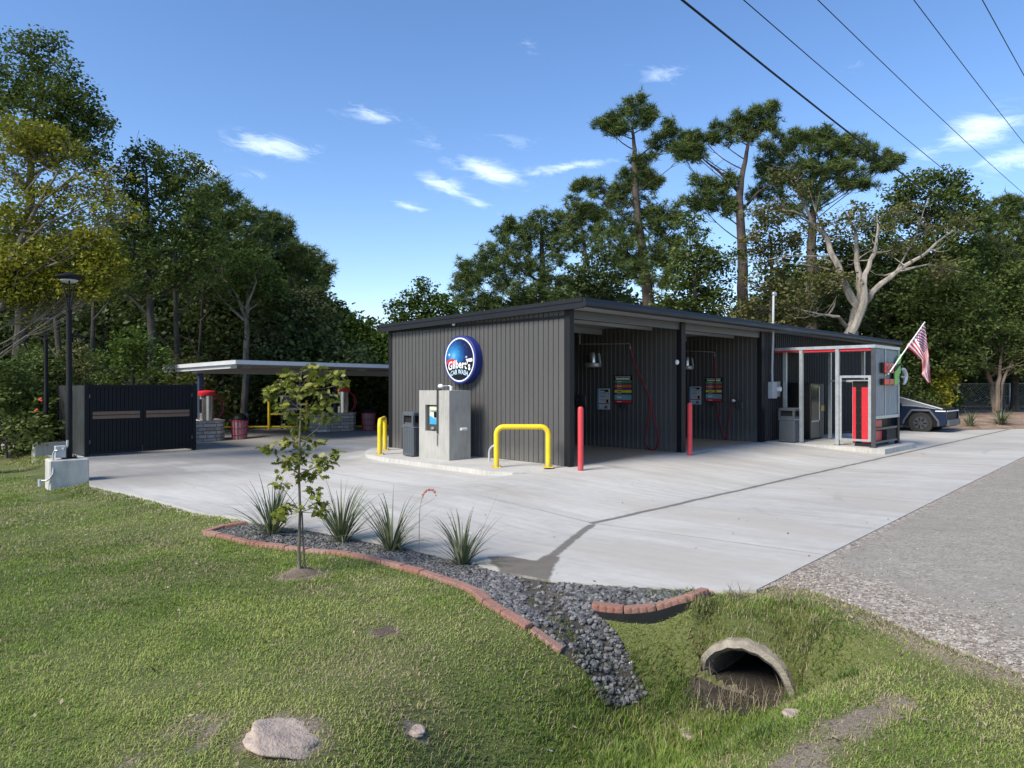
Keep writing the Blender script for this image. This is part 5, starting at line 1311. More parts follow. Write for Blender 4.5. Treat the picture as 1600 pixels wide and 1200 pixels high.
tree('pine_tree', 'slim forked pine right of the tallest one', 'tree', 39, [(1166,670,.36),(1162,500,.32),(1160,400,.27),(1155,310,.2),(1165,250,.12),(1172,205,.06)],
 [(1188,172,22,9),(1160,180,22,10),(1205,186,16,10),(1140,197,20,9),(1180,198,26,10),(1120,212,12,7),(1150,215,22,8),(1098,215,14,8),(1080,235,16,9),(1095,240,16,8),(1065,238,14,8),
  (1095,288,16,9),(1110,300,20,10),(1085,310,16,11),(1140,285,16,9),(1125,318,18,9),(1100,325,16,7),(1150,330,16,8)], 'pine', 'pine', 'pine', dens=1.15, twigs=6,
 bare=[[(1157,330,.12),(1130,310,.07),(1100,312,.03)],[(1156,300,.12),(1125,270,.07),(1095,245,.03)],[(1157,330,.1),(1185,300,.06),(1200,290,.02)]])
tree('pine_tree', 'wide flat-topped pine with the broadest crown on the right', 'tree', 41, [(1272,670,.38),(1268,500,.34),(1268,400,.28),(1270,330,.2),(1285,270,.1)],
 [(1235,215,24,10),(1268,210,24,9),(1300,215,26,11),(1335,222,26,11),(1215,232,22,14),(1255,232,34,14),(1300,238,36,14),(1350,240,28,12),(1380,245,18,10),(1398,252,10,7),(1205,258,22,14),(1240,262,32,16),(1285,266,32,14),(1330,262,34,12),(1370,262,20,8),(1300,288,32,10),(1340,285,22,8),(1255,292,26,12),(1205,285,22,12),(1195,305,20,10),(1235,318,24,14),(1275,315,20,14)], 'pine', 'pine', 'pine', dens=1.1, twigs=4)
tree('pale_tree', 'bare-limbed tree with smooth pale trunk and spreading limbs behind the roof', 'tree', 33, [(1326,660,.40),(1328,525,.36),(1334,500,.10)],
 [(1225,275,24,14,.7),(1190,330,24,14,.7),(1340,330,24,14,.7),(1500,350,24,16,.8),(1300,350,26,16,.6),(1410,390,28,18,.6),(1245,300,20,14,.8),(1215,330,22,14,.8),(1410,330,26,16,.5),(1330,345,20,12,.4),(1380,350,20,14,.4),(1275,420,26,16,.8),(1300,440,26,18,.8),(1260,450,30,22,.9),(1470,420,26,18,.6),(1255,365,22,14,.5),(1440,350,20,14,.5)], 'twiggy', 'pale', twigs=5, dens=.8, limbk=0,
 bare=[[(1329,522,0.227),(1338,480,0.216),(1315,430,0.158),(1302,400,0.137),(1290,370,0.115),(1268,345,0.086),(1252,310,0.058),(1240,270,0.029),(1232,240,0.014)],[(1268,345,0.072),(1240,330,0.050),(1210,328,0.029),(1180,322,0.014)],[(1329,522,0.182),(1345,470,0.173),(1343,430,0.130),(1338,395,0.101),(1337,360,0.065),(1320,330,0.022)],
       [(1329,522,0.182),(1350,470,0.173),(1352,430,0.122),(1366,395,0.086),(1372,360,0.050),(1370,335,0.022)],[(1329,522,0.196),(1348,480,0.187),(1362,455,0.144),(1400,425,0.108),(1440,400,0.072),(1475,370,0.043),(1510,345,0.018)],[(1405,423,0.058),(1450,413,0.036),(1500,425,0.014)],
       [(1325,515,0.115),(1310,495,0.079),(1285,492,0.050),(1255,485,0.022)],[(1290,370,0.065),(1275,330,0.036),(1262,290,0.014)],[(1400,425,0.050),(1430,370,0.029),(1450,310,0.011)],[(1310,425,0.050),(1270,415,0.029),(1210,410,0.014)],[(1300,400,0.043),(1240,400,0.022),(1160,410,0.009)]])
tree('broadleaf_tree', 'large deep green tree on the right skyline under the wires', 'tree', 38, [(1440,670,.32),(1442,540,.28),(1445,440,.2),(1450,340,.1)],
 [(1425,290,22,14),(1455,278,24,12),(1485,280,20,14),(1400,305,20,12),(1500,300,18,16),(1440,312,34,18),(1485,318,34,20),(1520,325,20,18),(1400,335,26,16),(1450,350,38,22),(1500,355,36,24),(1535,345,14,16),(1380,350,20,14),(1470,390,44,26),(1425,395,34,24),(1515,395,30,24),(1385,385,26,22)], 'oak', dens=1.0)
tree('pine_tree', 'young pine at the right edge of the photograph', 'tree', 40, [(1563,670,.2),(1564,520,.18),(1565,440,.14),(1566,380,.09),(1570,325,.04)],
 [(1572,312,16,10),(1590,320,14,12),(1558,330,18,10),(1580,342,24,12),(1605,350,18,16),(1555,358,22,10),(1545,345,12,8),(1590,372,26,12),(1560,385,22,9),(1535,375,14,7),(1610,395,20,16),(1575,405,28,12)], 'pine', 'pine', 'pine', dens=1.15, twigs=5)
tree('dark_tree', 'dark leafy tree in the gap left of the tallest pine trunk', 'tree', 39, [(945,660,.22),(945,540,.18),(948,460,.1)],
 [(935,405,24,16),(960,430,26,18),(925,440,30,20),(955,465,34,16),(900,465,34,18),(905,430,26,18),(880,480,30,12)], 'dark', dens=1.0)
tree('broadleaf_tree', 'leafy green tree filling the gap between the tallest and the forked pine', 'tree', 37, [(1085,660,.22),(1085,540,.18),(1085,440,.1)],
 [(1075,345,20,14,.8),(1090,370,18,14,.7),(1070,395,24,18,.8),(1100,405,32,22),(1065,430,34,22),(1110,440,40,26),(1075,460,44,20),(1125,400,28,20,.9),(1060,480,40,16),(1115,475,36,20)], 'oak', dens=1.0)
tree('vine_tree', 'brownish tree hung with dead vines left of the pale trunk', 'tree', 35, [(1205,660,.2),(1205,540,.16),(1206,440,.1),(1205,370,.05)],
 [(1200,350,26,16,.7),(1185,378,26,18,.8),(1225,375,26,20,.8),(1200,405,34,20,.7),(1180,440,24,20,.4),(1215,440,28,24,.6),(1195,480,36,20,.6),(1240,480,36,24),(1150,490,26,14,.6),(1225,505,40,16)], 'twiggy', 'twig', dens=1.0, twigs=10)
tree('dark_tree', 'dark tree directly behind the pale trunk', 'tree', 38, [(1385,670,.26),(1386,560,.22),(1388,460,.12)],
 [(1320,400,30,22),(1345,430,30,26),(1385,420,34,24),(1300,455,34,24),(1390,455,40,26),(1300,380,26,18),(1350,360,24,20,.7),(1370,490,44,24),(1420,480,36,30),(1290,490,40,22),(1410,510,44,22),(1360,395,26,20)], 'dark', dens=1.0)
tree('broadleaf_tree', 'olive leafed tree between the flag and the small right hand tree', 'tree', 36, [(1480,660,.2),(1480,560,.17),(1482,480,.1)],
 [(1460,440,32,22),(1495,430,30,24),(1440,475,36,26),(1485,475,42,28),(1520,465,28,26),(1450,520,42,28),(1495,520,42,28),(1430,555,36,24),(1480,565,44,24),(1525,510,26,26),(1510,560,30,22)], 'oak', dens=1.05)
tree('broadleaf_tree', 'tall leafy tree cut by the right edge behind the fence', 'tree', 38, [(1585,660,.2),(1585,560,.17),(1585,470,.1)],
 [(1560,430,28,22),(1600,430,30,26),(1545,465,34,24),(1590,470,40,28),(1560,500,40,26),(1605,515,34,30),(1545,545,36,24),(1590,560,40,24),(1615,560,30,40)], 'oak', dens=1.05)
tree('small_tree', 'small multi-stemmed tree with tan trunks on the mulch strip', 'tree', 36.5, [(1556,643,.14),(1549,600,.12),(1535,555,.08),(1525,530,.05)],
 [(1520,515,24,14),(1500,530,18,12),(1540,500,26,16),(1570,510,26,18),(1545,535,28,14),(1585,530,26,18),(1600,550,24,18),(1570,555,26,14,.8),(1525,545,18,12,.7),(1555,575,18,12,.5),(1590,575,18,14,.5)], 'oak', 'tan', dens=.85, size=.12,
 bare=[[(1559,643,.13),(1560,600,.1),(1562,570,.07),(1568,540,.04)],[(1562,640,.10),(1566,600,.07),(1578,570,.05),(1590,540,.025)]])
LBL2 = iter(['round green bush behind the front of the blue pickup','tall grassy bush just right of the flag','leafy bush in front of the fence beside the pickup bonnet','dark undergrowth bush behind the chain link fence','low bush behind the fence right of the small tree'])
for args in ((35.5,[(1420,600,26,22),(1440,625,26,18),(1400,620,26,20)],'oak',.14),(36,[(1470,610,20,20),(1460,630,24,12),(1475,590,16,16)],'yell',.12),
             (37,[(1490,625,18,14),(1470,640,18,8)],'mid',.12),(42,[(1500,590,36,26),(1540,600,36,26),(1480,570,36,26)],'dark',.18),(42.5,[(1590,600,36,26),(1620,590,36,30),(1570,580,30,20)],'dark',.18)):
    bush(*args, lab=next(LBL2))

# ---- distant wood read as one mass
def distant_wood():
    N = 13000; ang = rng.uniform(-44, 44, N); Yd = rng.uniform(46, 62, N); X = np.tan(np.radians(ang))*Yd*1.02
    topz = 9.5 + 5.5*fbm(X, Yd, .08)
    px = CX + X/Yd*F
    lim = np.interp(px, [-400,0,250,430,520,600,700,900,1150,1230,1600,2100], [24,22,17,12,7,5,6,8.5,6,10,12,16])
    Z = rng.random(N)**.8*np.minimum(topz, lim)
    c = np.stack([X, Yd, Z], 1); per = 26; cen = np.repeat(c, per, 0) + unit(N*per)*rng.random((N*per,1))*1.15
    cen[:,2] = np.maximum(cen[:,2], 0)
    q = leaf_quads(cen, .42, .6); att = cl(np.repeat(rng.random(N), per)*.6+.4*rng.random(N*per), 0, 1)
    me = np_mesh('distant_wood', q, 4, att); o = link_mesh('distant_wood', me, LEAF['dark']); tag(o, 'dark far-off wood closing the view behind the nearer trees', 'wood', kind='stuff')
    # near-left thicket filling
    N = 4200; X = rng.uniform(-30, -6, N); Yd = rng.uniform(29, 37, N); Z = rng.random(N)*(7.5 + 4*fbm(X,Yd,.1))
    px = CX + X/Yd*F; Z = np.minimum(Z, np.interp(px, [0,300,420,560,620],[11,9,6,3.2,2.6])*(.3+.7*rng.random(N)))
    c = np.stack([X, Yd, Z], 1); cen = np.repeat(c, per, 0) + unit(N*per)*rng.random((N*per,1))*.8; cen[:,2] = np.maximum(cen[:,2], -.1)
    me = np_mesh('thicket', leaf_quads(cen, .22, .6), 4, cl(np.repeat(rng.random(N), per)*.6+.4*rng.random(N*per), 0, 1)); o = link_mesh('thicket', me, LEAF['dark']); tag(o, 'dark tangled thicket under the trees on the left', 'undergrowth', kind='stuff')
distant_wood()
# slim bare trunks inside the left wood
k = 0
for px, Y, r, top, lean in ((140,27,.10,400,6),(283,28,.12,400,-8),(292,31,.10,430,5),(170,30,.12,380,-4),(305,29,.08,440,10),(255,33,.14,380,3),(98,26,.12,420,-10)):
    pos = ['left of the small bright tree','above the middle of the yard gates','first of the pair right of the gates','behind the yard gate hinge side','second of the pair right of the gates','deep in the wood above the gates','between the two lamp posts'][k]; k += 1
    tree('bare_trunk', 'slim dark trunk in the left wood, ' + pos, 'tree', Y, [(px,690,r),(px+lean*.3,600,r*.9),(px+lean,500,r*.8),(px+lean*1.4,top,r*.5)], [], 'dark', 'grey', twigs=2,
         bare=[[(px+lean,500,r*.4),(px+lean+25,470,r*.25),(px+lean+50,465,.01)],[(px+lean*.6,560,r*.3),(px+lean-20,530,r*.2),(px+lean-35,525,.01)]])

# ------------------------------------------------------------------ sapling
def lobed(n_l=3):
    pts = [(0,0),(.10,.12),(.26,.24),(.14,.34),(.34,.52),(.15,.56),(.26,.78),(.08,.80),(0,1.0)]
    return pts + [(-x, y) for x, y in pts[-2:0:-1]]
LOBE = np.array(lobed())
def lobed_leaves(c, size, rng_):
    n = len(c); d = unit(n); d[:,2] = d[:,2]*.6 - .25; d /= np.linalg.norm(d,axis=1)[:,None]
    nr = unit(n); nr[:,2] = np.abs(nr[:,2])+.4; s = np.cross(d, nr); s /= np.linalg.norm(s,axis=1)[:,None]; up = np.cross(s, d)
    l = size*(.6+.7*rng_.random(n))
    P = c[:,None,:] + (s[:,None,:]*LOBE[None,:,0,None]*1.1 + d[:,None,:]*LOBE[None,:,1,None] + up[:,None,:]*(.25*np.abs(LOBE[None,:,0,None])-.12*LOBE[None,:,1,None]**2))*l[:,None,None]
    return P
def sapling():
    Y = SAP[1]; gz = float(ground_z(*map(np.array, SAP)))
    base = Vector((SAP[0], SAP[1], gz)); t = thing('oak_sapling', 'young oak sapling with lobed leaves planted in the lawn by the gravel bed', 'sapling', base)
    mb = MB(); P = [Vector((0,0,-.03))] + [pix(x, y, Y)-base for x, y in ((467,860),(469,800),(467,740),(468,690),(470,640),(468,605),(472,575))]
    rs = [.021,.017,.014,.012,.011,.008,.006,.003]; mb.tube(P, rs, 8)
    P2 = [Vector((.05,.02,-.03)), pix(474,850,Y+.02)-base, pix(472,800,Y+.02)-base]; mb.tube(P2, [.010,.009,.007], 6)
    cl_ = [(487,576,16,8),(455,590,24,12),(500,592,24,12),(528,587,14,8),(430,612,16,12),(468,612,28,14),(508,620,20,14),(440,636,18,10),(490,640,24,12),(462,655,22,10),(420,700,14,6),(450,690,22,9),(470,712,26,12),(522,708,14,8),(505,722,24,10),(447,725,20,12),(482,742,26,10),(437,757,14,6),(488,768,15,8),(450,793,20,8),(500,800,16,8),(438,805,14,7),(512,650,16,10),(418,620,8,6),(470,670,14,8),(492,690,18,8),(535,598,8,6),(500,788,14,6)]
    cs = []; 
    for x, y, rx, ry in cl_:
        c = pix(x, y, Y + rng.normal()*.07) - base
        i = min(range(1, len(P)), key=lambda k: abs(P[k].z-(c.z-.12))); mb.tube(bend(P[i], c, .1, 4), [.005,.0042,.0035,.003,.0018], 5)
        n = int(rx*ry*.15)+11; d = unit(n)*(rng.random(n)**.5)[:,None]
        cs.append(np.array(c)+d*np.array([rx*Y/F, max(rx,ry)*.8*Y/F, ry*Y/F]))
        for q in cs[-1][:6]: mb.tube(bend(c, Vector(q), .1, 2), [.002,.0016,.001], 4, False)
    mb.build('trunk', BARK['twig'], t, True)
    C = np.concatenate(cs); q = lobed_leaves(C, .080, rng); me = np_mesh('leaves', q, q.shape[1], rng.random(len(q))); link_mesh('leaves', me, LEAF['sap'], t)
sapling()

# ------------------------------------------------------------------ gravel bed, edging, yuccas
gz_ = lambda x, y: ground_z(x, y, True)
def gp(px, py): return unproj(px, py, gz_)
EDGE1 = [gp(*p) for p in [(385,820),(318,833),(400,853),(465,860),(560,871),(600,881),(660,897),(705,911),(739,924),(756,941),(802,971),(840,993),(887,1028)]]
EDGE2 = [gp(*p) for p in [(926,953),(950,957),(980,959),(1031,953),(1076,940),(1125,921)]]
BED = EDGE1 + [gp(*p) for p in [(925,1062),(940,1102),(968,1106),(1012,1085),(1010,1040),(968,1000),(944,972)]] + EDGE2 + [SLAB_EDGE[i] for i in range(15, 4, -1)]
sheet('gravel_bed', BED, gz_, M['fines'], .15, False, 0, dz=.012, kind='structure')
SILT_PATH = [gp(*p) for p in [(832,895),(845,930),(862,960),(880,985)]]
# icosphere stones
import bmesh
bm_ = bmesh.new(); bmesh.ops.create_icosphere(bm_, subdivisions=1, radius=1); IV = np.array([v.co[:] for v in bm_.verts]); IF = np.array([[v.index for v in f.verts] for f in bm_.faces]); bm_.free()
def stones(name, xy, rad, mat_, label, zoff=.3, flat=.7):
    n = len(xy); X, Y = xy[:,0], xy[:,1]; Z = ground_z(X, Y)
    verts = IV[IF.ravel()].reshape(len(IF), 3, 3)
    # per-stone jitter consistent per vertex
    jit = 1 + .55*(rng.random((n, len(IV)))-.5); sc = np.stack([1+.5*(rng.random(n)-.3), 1+.4*(rng.random(n)-.5), flat*(1+.4*(rng.random(n)-.5))], 1)
    an = rng.random(n)*2*pi; ti = (rng.random(n)-.5)*1.2
    P = IV[None]*jit[...,None]*sc[:,None,:]
    x = P[...,0]*np.cos(ti)[:,None]+P[...,2]*np.sin(ti)[:,None]; z = -P[...,0]*np.sin(ti)[:,None]+P[...,2]*np.cos(ti)[:,None]; y = P[...,1]
    P = np.stack([x*np.cos(an)[:,None]-y*np.sin(an)[:,None], x*np.sin(an)[:,None]+y*np.cos(an)[:,None], z], -1)*rad[:,None,None]
    P += np.stack([X, Y, Z+rad*zoff+.012], -1)[:,None,:]
    q = P[:, IF.ravel(), :].reshape(n*len(IF), 3, 3)
    me = np_mesh(name, q, 3, np.repeat(rng.random(n), len(IF))); o = link_mesh(name, me, mat_); tag(o, label, 'gravel', kind='stuff'); return o
def rnd_mat(name, cs, rough=.85):
    t = NT(name); at = t.n('ShaderNodeAttribute', attribute_name='rnd').outputs['Fac']; nn = t.noise(t.n('ShaderNodeNewGeometry').outputs['Position'], 60, 4, .7)
    col = t.ramp(t.math('ADD', t.math('MULTIPLY', at, .7), t.math('MULTIPLY', nn, .3)), [((i+.5)/len(cs), c) for i, c in enumerate(cs)])
    return t.done(col, rough, 0, t.bump(nn, .4, .01))
GR = rnd_mat('slate_gravel', [(.045,.044,.044),(.085,.084,.084),(.14,.138,.136),(.23,.225,.215)])
bx0, bx1, by0, by1 = min(p[0] for p in BED), max(p[0] for p in BED), min(p[1] for p in BED), max(p[1] for p in BED)
xy = np.stack([rng.uniform(bx0,bx1,42000), rng.uniform(by0,by1,42000)], 1)
ok = inpoly(xy[:,0], xy[:,1], BED) & (pdist(xy[:,0],xy[:,1],EDGE1) > .07)
sd_ = pdist(xy[:,0], xy[:,1], SILT_PATH); ok &= (sd_ > .10 + .16*vn(xy[:,0],xy[:,1],6)) | (rng.random(len(xy)) < .10)
ok &= (pdist(xy[:,0],xy[:,1],SLAB_EDGE) > .03); ok &= rng.random(len(xy)) < 1-.6*sst(6.25-xy[:,1], 0, .9)
xy = xy[ok]; rad = np.where(xy[:,0] > -.2, .021, .016)*(.6+.75*rng.random(len(xy)))
stones('slate_gravel', xy, rad, GR, 'dark slate gravel filling the bed between the brick edging and the driveway')
# a few strays in the lawn
sx = np.stack([rng.normal(-.35,.25,60), rng.normal(5.9,.25,60)],1)
# silt spill in the bed
# edging blocks
def edging(path, lab, group, step=.30, dz=0.0, h=.046, w=.085):
    L = [0.0]
    for i in range(1, len(path)): L.append(L[-1]+math.dist(path[i-1], path[i]))
    k = 0; s = 0.0; first = None
    def at(q):
        q = min(max(q,0), L[-1]-1e-6)
        for i in range(1, len(path)):
            if q <= L[i]: u = (q-L[i-1])/(L[i]-L[i-1]); return (path[i-1][0]+(path[i][0]-path[i-1][0])*u, path[i-1][1]+(path[i][1]-path[i-1][1])*u)
    while s + step*.6 < L[-1]:
        p, q = at(s), at(s+step*.985); an = math.atan2(q[1]-p[1], q[0]-p[0]); c = ((p[0]+q[0])/2, (p[1]+q[1])/2); l = math.dist(p, q)
        z0 = float(ground_z(np.array(p[0]), np.array(p[1]))); z1 = float(ground_z(np.array(q[0]), np.array(q[1])))
        if first is None:
            m = MB(); hl = step*.985/2
            n_ = 4; out = []
            for i in range(n_):      # scalloped front face
                for u in (0,.3,.7,1.0): out.append((-hl+2*hl*(i+u)/n_, -w/2 - (.010 if u in (.3,.7) else 0)))
            poly = out + [(hl, w/2), (-hl, w/2)]
            top = [(x*.97, y*.93) for x, y in poly]; N_ = len(poly)
            m.add([(x,y,-.03) for x,y in poly] + [(x,y,h-.012) for x,y in poly] + [(x,y,h) for x,y in top], [tuple(range(N_-1,-1,-1)), tuple(range(2*N_,3*N_))] + [(j*N_+i, j*N_+(i+1)%N_, (j+1)*N_+(i+1)%N_, (j+1)*N_+i) for j in range(2) for i in range(N_)])
            o = m.build('edging_block', M['brick']); first = o
        else: o = first.copy(); COL.objects.link(o); o.scale = (1, .94+.12*rng.random(), .88+.2*rng.random())
        o.location = (c[0], c[1], (z0+z1)/2 + dz + rng.normal()*.004); o.rotation_euler = (rng.normal()*.03, -math.atan2(z1-z0, l)+rng.normal()*.01, an+rng.normal()*.02)
        tag(o, lab, 'edging', group); s += step; k += 1
    return k
edging(EDGE1, 'weathered red concrete edging block in the long curved row beside the lawn', 'red edging blocks along the lawn side of the gravel bed')
edging(EDGE2, 'weathered red concrete edging block in the short row above the culvert', 'red edging blocks of the short row above the culvert', .285, .02)
m = MB(); PP = []
for k in range(1, 24):
    u = k/24*(len(EDGE2)-1); q = int(u); u -= q; p_, q_ = EDGE2[q], EDGE2[min(q+1, len(EDGE2)-1)]; d_ = np.array(q_)-np.array(p_); d_ = d_/np.linalg.norm(d_)
    c_ = np.array(p_)*(1-u)+np.array(q_)*u; x_, y_ = c_[0]+d_[1]*.075, c_[1]-d_[0]*.075
    PP.append((x_, y_, float(ground_z(np.array(c_[0]), np.array(c_[1])))-.035))
for i in range(len(PP)-1):
    a_, b_ = Vector(PP[i]), Vector(PP[i+1]); n_ = Vector((-(b_-a_).y, (b_-a_).x, 0)).normalized()*.006
    m.add([a_-n_+Vector((0,0,-.06)), b_-n_+Vector((0,0,-.06)), b_+n_+Vector((0,0,-.06)), a_+n_+Vector((0,0,-.06)), a_-n_+Vector((0,0,.055)), b_-n_+Vector((0,0,.055)), b_+n_+Vector((0,0,.055)), a_+n_+Vector((0,0,.055))], [(0,3,2,1),(4,5,6,7),(0,1,5,4),(1,2,6,5),(2,3,7,6),(3,0,4,7)])
tag(m.build('lawn_edging', M['edge']), 'black plastic edging strip curving below the short row of red blocks', 'edging')

def yucca(label, px, py, n, L, spread, Yoff=0, tall=None, group='spiky strap-leaved plants in the gravel bed', leafw=.011):
    x, y = gp(px, py); z = float(ground_z(np.array(x), np.array(y))); t = thing('yucca', label, 'plant', (x,y,z), 0, group)
    segs = 6; quads = []; at = []
    for i in range(n):
        an = rng.random()*2*pi; el = R(86) - abs(rng.normal())*spread*1.15; l = L*(.55+.6*rng.random()); r_ = rng.random()*.06
        droop = .7+1.9*rng.random()
        if tall and i < len(tall): an, el, l, droop = tall[i]
        p = Vector((cos(an)*r_, sin(an)*r_, 0)); e = el; side = Vector((-sin(an), cos(an), 0)); pts = [p.copy()]
        for k in range(segs):
            d = Vector((cos(an)*cos(e), sin(an)*cos(e), sin(e))); p = p + d*l/segs; pts.append(p.copy()); e -= droop*(.05+.09*k/segs*2)*(1.2-sin(el)*.6)
        c = rng.random()*.8 if rng.random() < .9 else 1.0
        for k in range(segs):
            w0 = leafw*(1-(k/segs)**1.6)+.0012; w1 = leafw*(1-((k+1)/segs)**1.6)+.0012
            quads.append([pts[k]-side*w0, pts[k]+side*w0, pts[k+1]+side*w1, pts[k+1]-side*w1]); at.append(c)
    A = np.array([[tuple(v) for v in q] for q in quads]); me = np_mesh('leaves', A, 4, np.array(at)); link_mesh('leaves', me, LEAF['yucca'], t)
    m = MB(); m.lathe([(.05,-.02),(.04,.04),(0,.07)], 8); m.build('crown_base', BARK['twig'], t); return t
yucca('spiky green plant half hidden by the sapling, first from the left', 425, 836, 100, .80, .62)
yucca('spiky green plant just right of the sapling', 533, 849, 110, .78, .52)
yucca('spiky green plant third in the gravel bed, with the flower stalk', 612, 862, 100, .74, .58)
yucca('spiky green plant nearest the drain, with one long upright leaf', 722, 884, 90, .66, .62, tall=[(R(15),R(66),1.0,.05),(R(-5),R(20),.75,.5)])
yucca('small spiky plant on the mulch beside the small tan-trunked tree', 1564, 664, 70, 1.0, .6, group='small spiky plants on the far mulch strip', leafw=.03)
yucca('tiny spiky plant on the mulch just right of the pickup', 1516, 667, 50, .8, .7, group='small spiky plants on the far mulch strip', leafw=.03)
x, y = gp(655, 862); z = float(ground_z(np.array(x), np.array(y)))
t = thing('flower_stalk', 'thin arching stalk tipped with faded pink flowers above the third spiky plant', 'flower', (x,y,z)); b0 = Vector((x,y,z))
path = [Vector((0,0,0))] + [pix(a_,b_,y)-b0 for a_, b_ in ((655,820),(656,795),(660,775),(667,765),(676,765),(682,774))]
m = MB(); m.tube(path, [.005,.0045,.004,.004,.0035,.003,.002], 6); m.tube([pix(656,792,y)-b0, pix(668,785,y)-b0, pix(680,778,y)-b0], [.003,.003,.002], 5); m.build('stalk', simple('dry_stalk', (.35,.27,.22), .8), t)
m = MB()
for i in range(26):
    u = i/25*2.6; k = 3+int(min(u,2.59)); p = path[k].lerp(path[k+1], (u % 1) if u < 2.59 else .9) if k+1 < len(path) else path[-1]; m.ell(p+Vector((rng.normal()*.006,rng.normal()*.006,rng.normal()*.006)), .010,.010,.014, 6, 4)
m.build('flowers', simple('faded_pink_flower', (.55,.25,.2), .7), t)

# ------------------------------------------------------------------ culvert
t = thing('culvert_pipe', 'weathered concrete culvert pipe mouth opening into the ditch', 'pipe', (PM[0], PM[1], -.73), math.atan2(PAX[1], PAX[0]))
def pipe_mesh():
    m = MB(); n = 36; Ro, Ri = .415, .325
    st = [(-.13,Ri+.01),(-.17,Ri+.04),(-.15,Ro),(0,Ro+.01),(1.6,Ro),(1.6,Ri),(0,Ri),(-.11,Ri)]
    vs = [(x - .05*sin(2*pi*k/n)*(x < .1) + .012*sin(5*pi*k/n+r*40)*(x < 0) , r*(1+.02*sin(5*k))*cos(2*pi*k/n), r*(1+.015*sin(3*k+x))*sin(2*pi*k/n)) for x, r in st for k in range(n)]
    m.add(vs, [(i*n+k, i*n+(k+1)%n, ((i+1)%len(st))*n+(k+1)%n, ((i+1)%len(st))*n+k) for i in range(len(st)) for k in range(n)]); return m
pipe_mesh().build('pipe_wall', simple('weathered_concrete', (.27,.235,.18), .95, 0, .45, 11, 1.0, 45), t, True)
m = MB(); m.tube([(1.58,0,0),(1.59,0,0)], .33, 24); m.build('dark_end', M['blackhole'], t)
m = MB(); sv = []
for x in np.linspace(-.60,1.5,22):
    for yy in np.linspace(-.31,.31,9):
        y_ = yy*(1.0 if x > -.12 else 1.45); wx, wy = PM[0]+PAX[0]*x-PAX[1]*y_, PM[1]+PAX[1]*x+PAX[0]*y_
        g_ = float(ground_z(np.array(wx), np.array(wy)))+.73; fl = .005+.02*sin(x*5+yy*9)-.04*max(0,x)
        w_ = sst(x, -.30, -.20) if x < -.2 else 1.0; e_ = .03 if (abs(yy) > .3 or x < -.58) and x < -.12 else 0
        sv.append((x, y_, (g_+.010-e_)*(1-w_)+fl*w_+.012*rng.random()))
m.add(sv, [(i*9+j, i*9+j+1, (i+1)*9+j+1, (i+1)*9+j) for i in range(21) for j in range(8)]); m.build('silt', M['mud'], t, True)

m = MB(); nt_, nk_ = 30, 8; cv = []
for i in range(nt_+1):
    th = R(-28) + R(236)*i/nt_
    for k in range(nk_+1):
        u = k/nk_; s_ = -.125 + .40*u**1.2*(.35+.65*abs(sin(th))) ; l_ = cos(th)*(.408+.13*u)
        x_, y_ = PM[0]+PAX[0]*s_-PAX[1]*l_, PM[1]+PAX[1]*s_+PAX[0]*l_
        if k == 0:
            sE = -.125 + .40*(.35+.65*abs(sin(th))); lE = cos(th)*.538; xE, yE = PM[0]+PAX[0]*sE-PAX[1]*lE, PM[1]+PAX[1]*sE+PAX[0]*lE
            gE = float(ground_z(np.array(xE), np.array(yE)))
        g_ = float(ground_z(np.array(x_), np.array(y_))); zz = -.73+.408*sin(th); w_ = u**.8
        z_ = zz*(1-w_) + (gE-.012)*w_ + .02*(rng.random()-.5)*(0 < k < nk_)*2
        if k > 3: z_ = max(z_, g_+.006 if k < nk_ else g_-.012)
        cv.append((x_-PM[0], y_-PM[1], z_))
m.add(cv, [(i*(nk_+1)+k, i*(nk_+1)+k+1, (i+1)*(nk_+1)+k+1, (i+1)*(nk_+1)+k) for i in range(nt_) for k in range(nk_)])
o = m.build('earth_bank', M['lawnbase'], None, True); o.location = (PM[0], PM[1], 0); o['kind'] = 'structure'
COLL = np.array(cv) + np.array([PM[0], PM[1], 0])

# rocks and litter
def rock(name, label, px, py, rx, ry, rz, mt, seed, sink=.35, cat='rock'):
    x, y = gp(px, py); z = float(ground_z(np.array(x), np.array(y))); r_ = np.random.default_rng(seed)
    bm = bmesh.new(); bmesh.ops.create_icosphere(bm, subdivisions=4, radius=1)
    ph = r_.random(9)*6
    for v in bm.verts:
        c = v.co; k = 1+.13*sin(c.x*3+ph[0])*cos(c.y*3.4+ph[1])+.08*sin(c.z*6+c.x*5+ph[2])+.035*sin(c.x*13+ph[3])*sin(c.y*15+ph[4])+.02*sin(c.x*31+ph[5])*sin(c.y*29+c.z*22)
        v.co = Vector((c.x*k*rx, c.y*k*ry, max(-.4, min(c.z, .62+.08*sin(c.x*4+ph[6])))*k*rz))
    me = bpy.data.meshes.new(name); bm.to_mesh(me); bm.free(); o = link_mesh(name, me, mt, None, True); o.location = (x, y, z - rz*.1); o.rotation_euler = (r_.normal()*.08, r_.normal()*.08, r_.random()*3)
    tag(o, label, cat); return o
rock('flat_rock', 'large pale pinkish flat rock set in the lawn at the bottom', 444, 1152, .215, .20, .055, M['rock'], 3)
rock('flat_rock', 'small pale stone in the lawn right of the large flat rock', 648, 1142, .07, .06, .022, M['rock'], 5)
rock('dirt_clod', 'grey-brown crumbled dirt clod in the middle of the lawn', 603, 988, .12, .10, .03, M['dirt'], 8, cat='dirt clod')
rock('pale_stone', 'pale stone lying in the ditch below the pipe mouth', 1240, 1118, .13, .05, .035, M['rock'], 11)
rock('pale_stone', 'pale stone in the long ditch grass on the left', 1075, 1148, .10, .06, .035, M['rock'], 12)
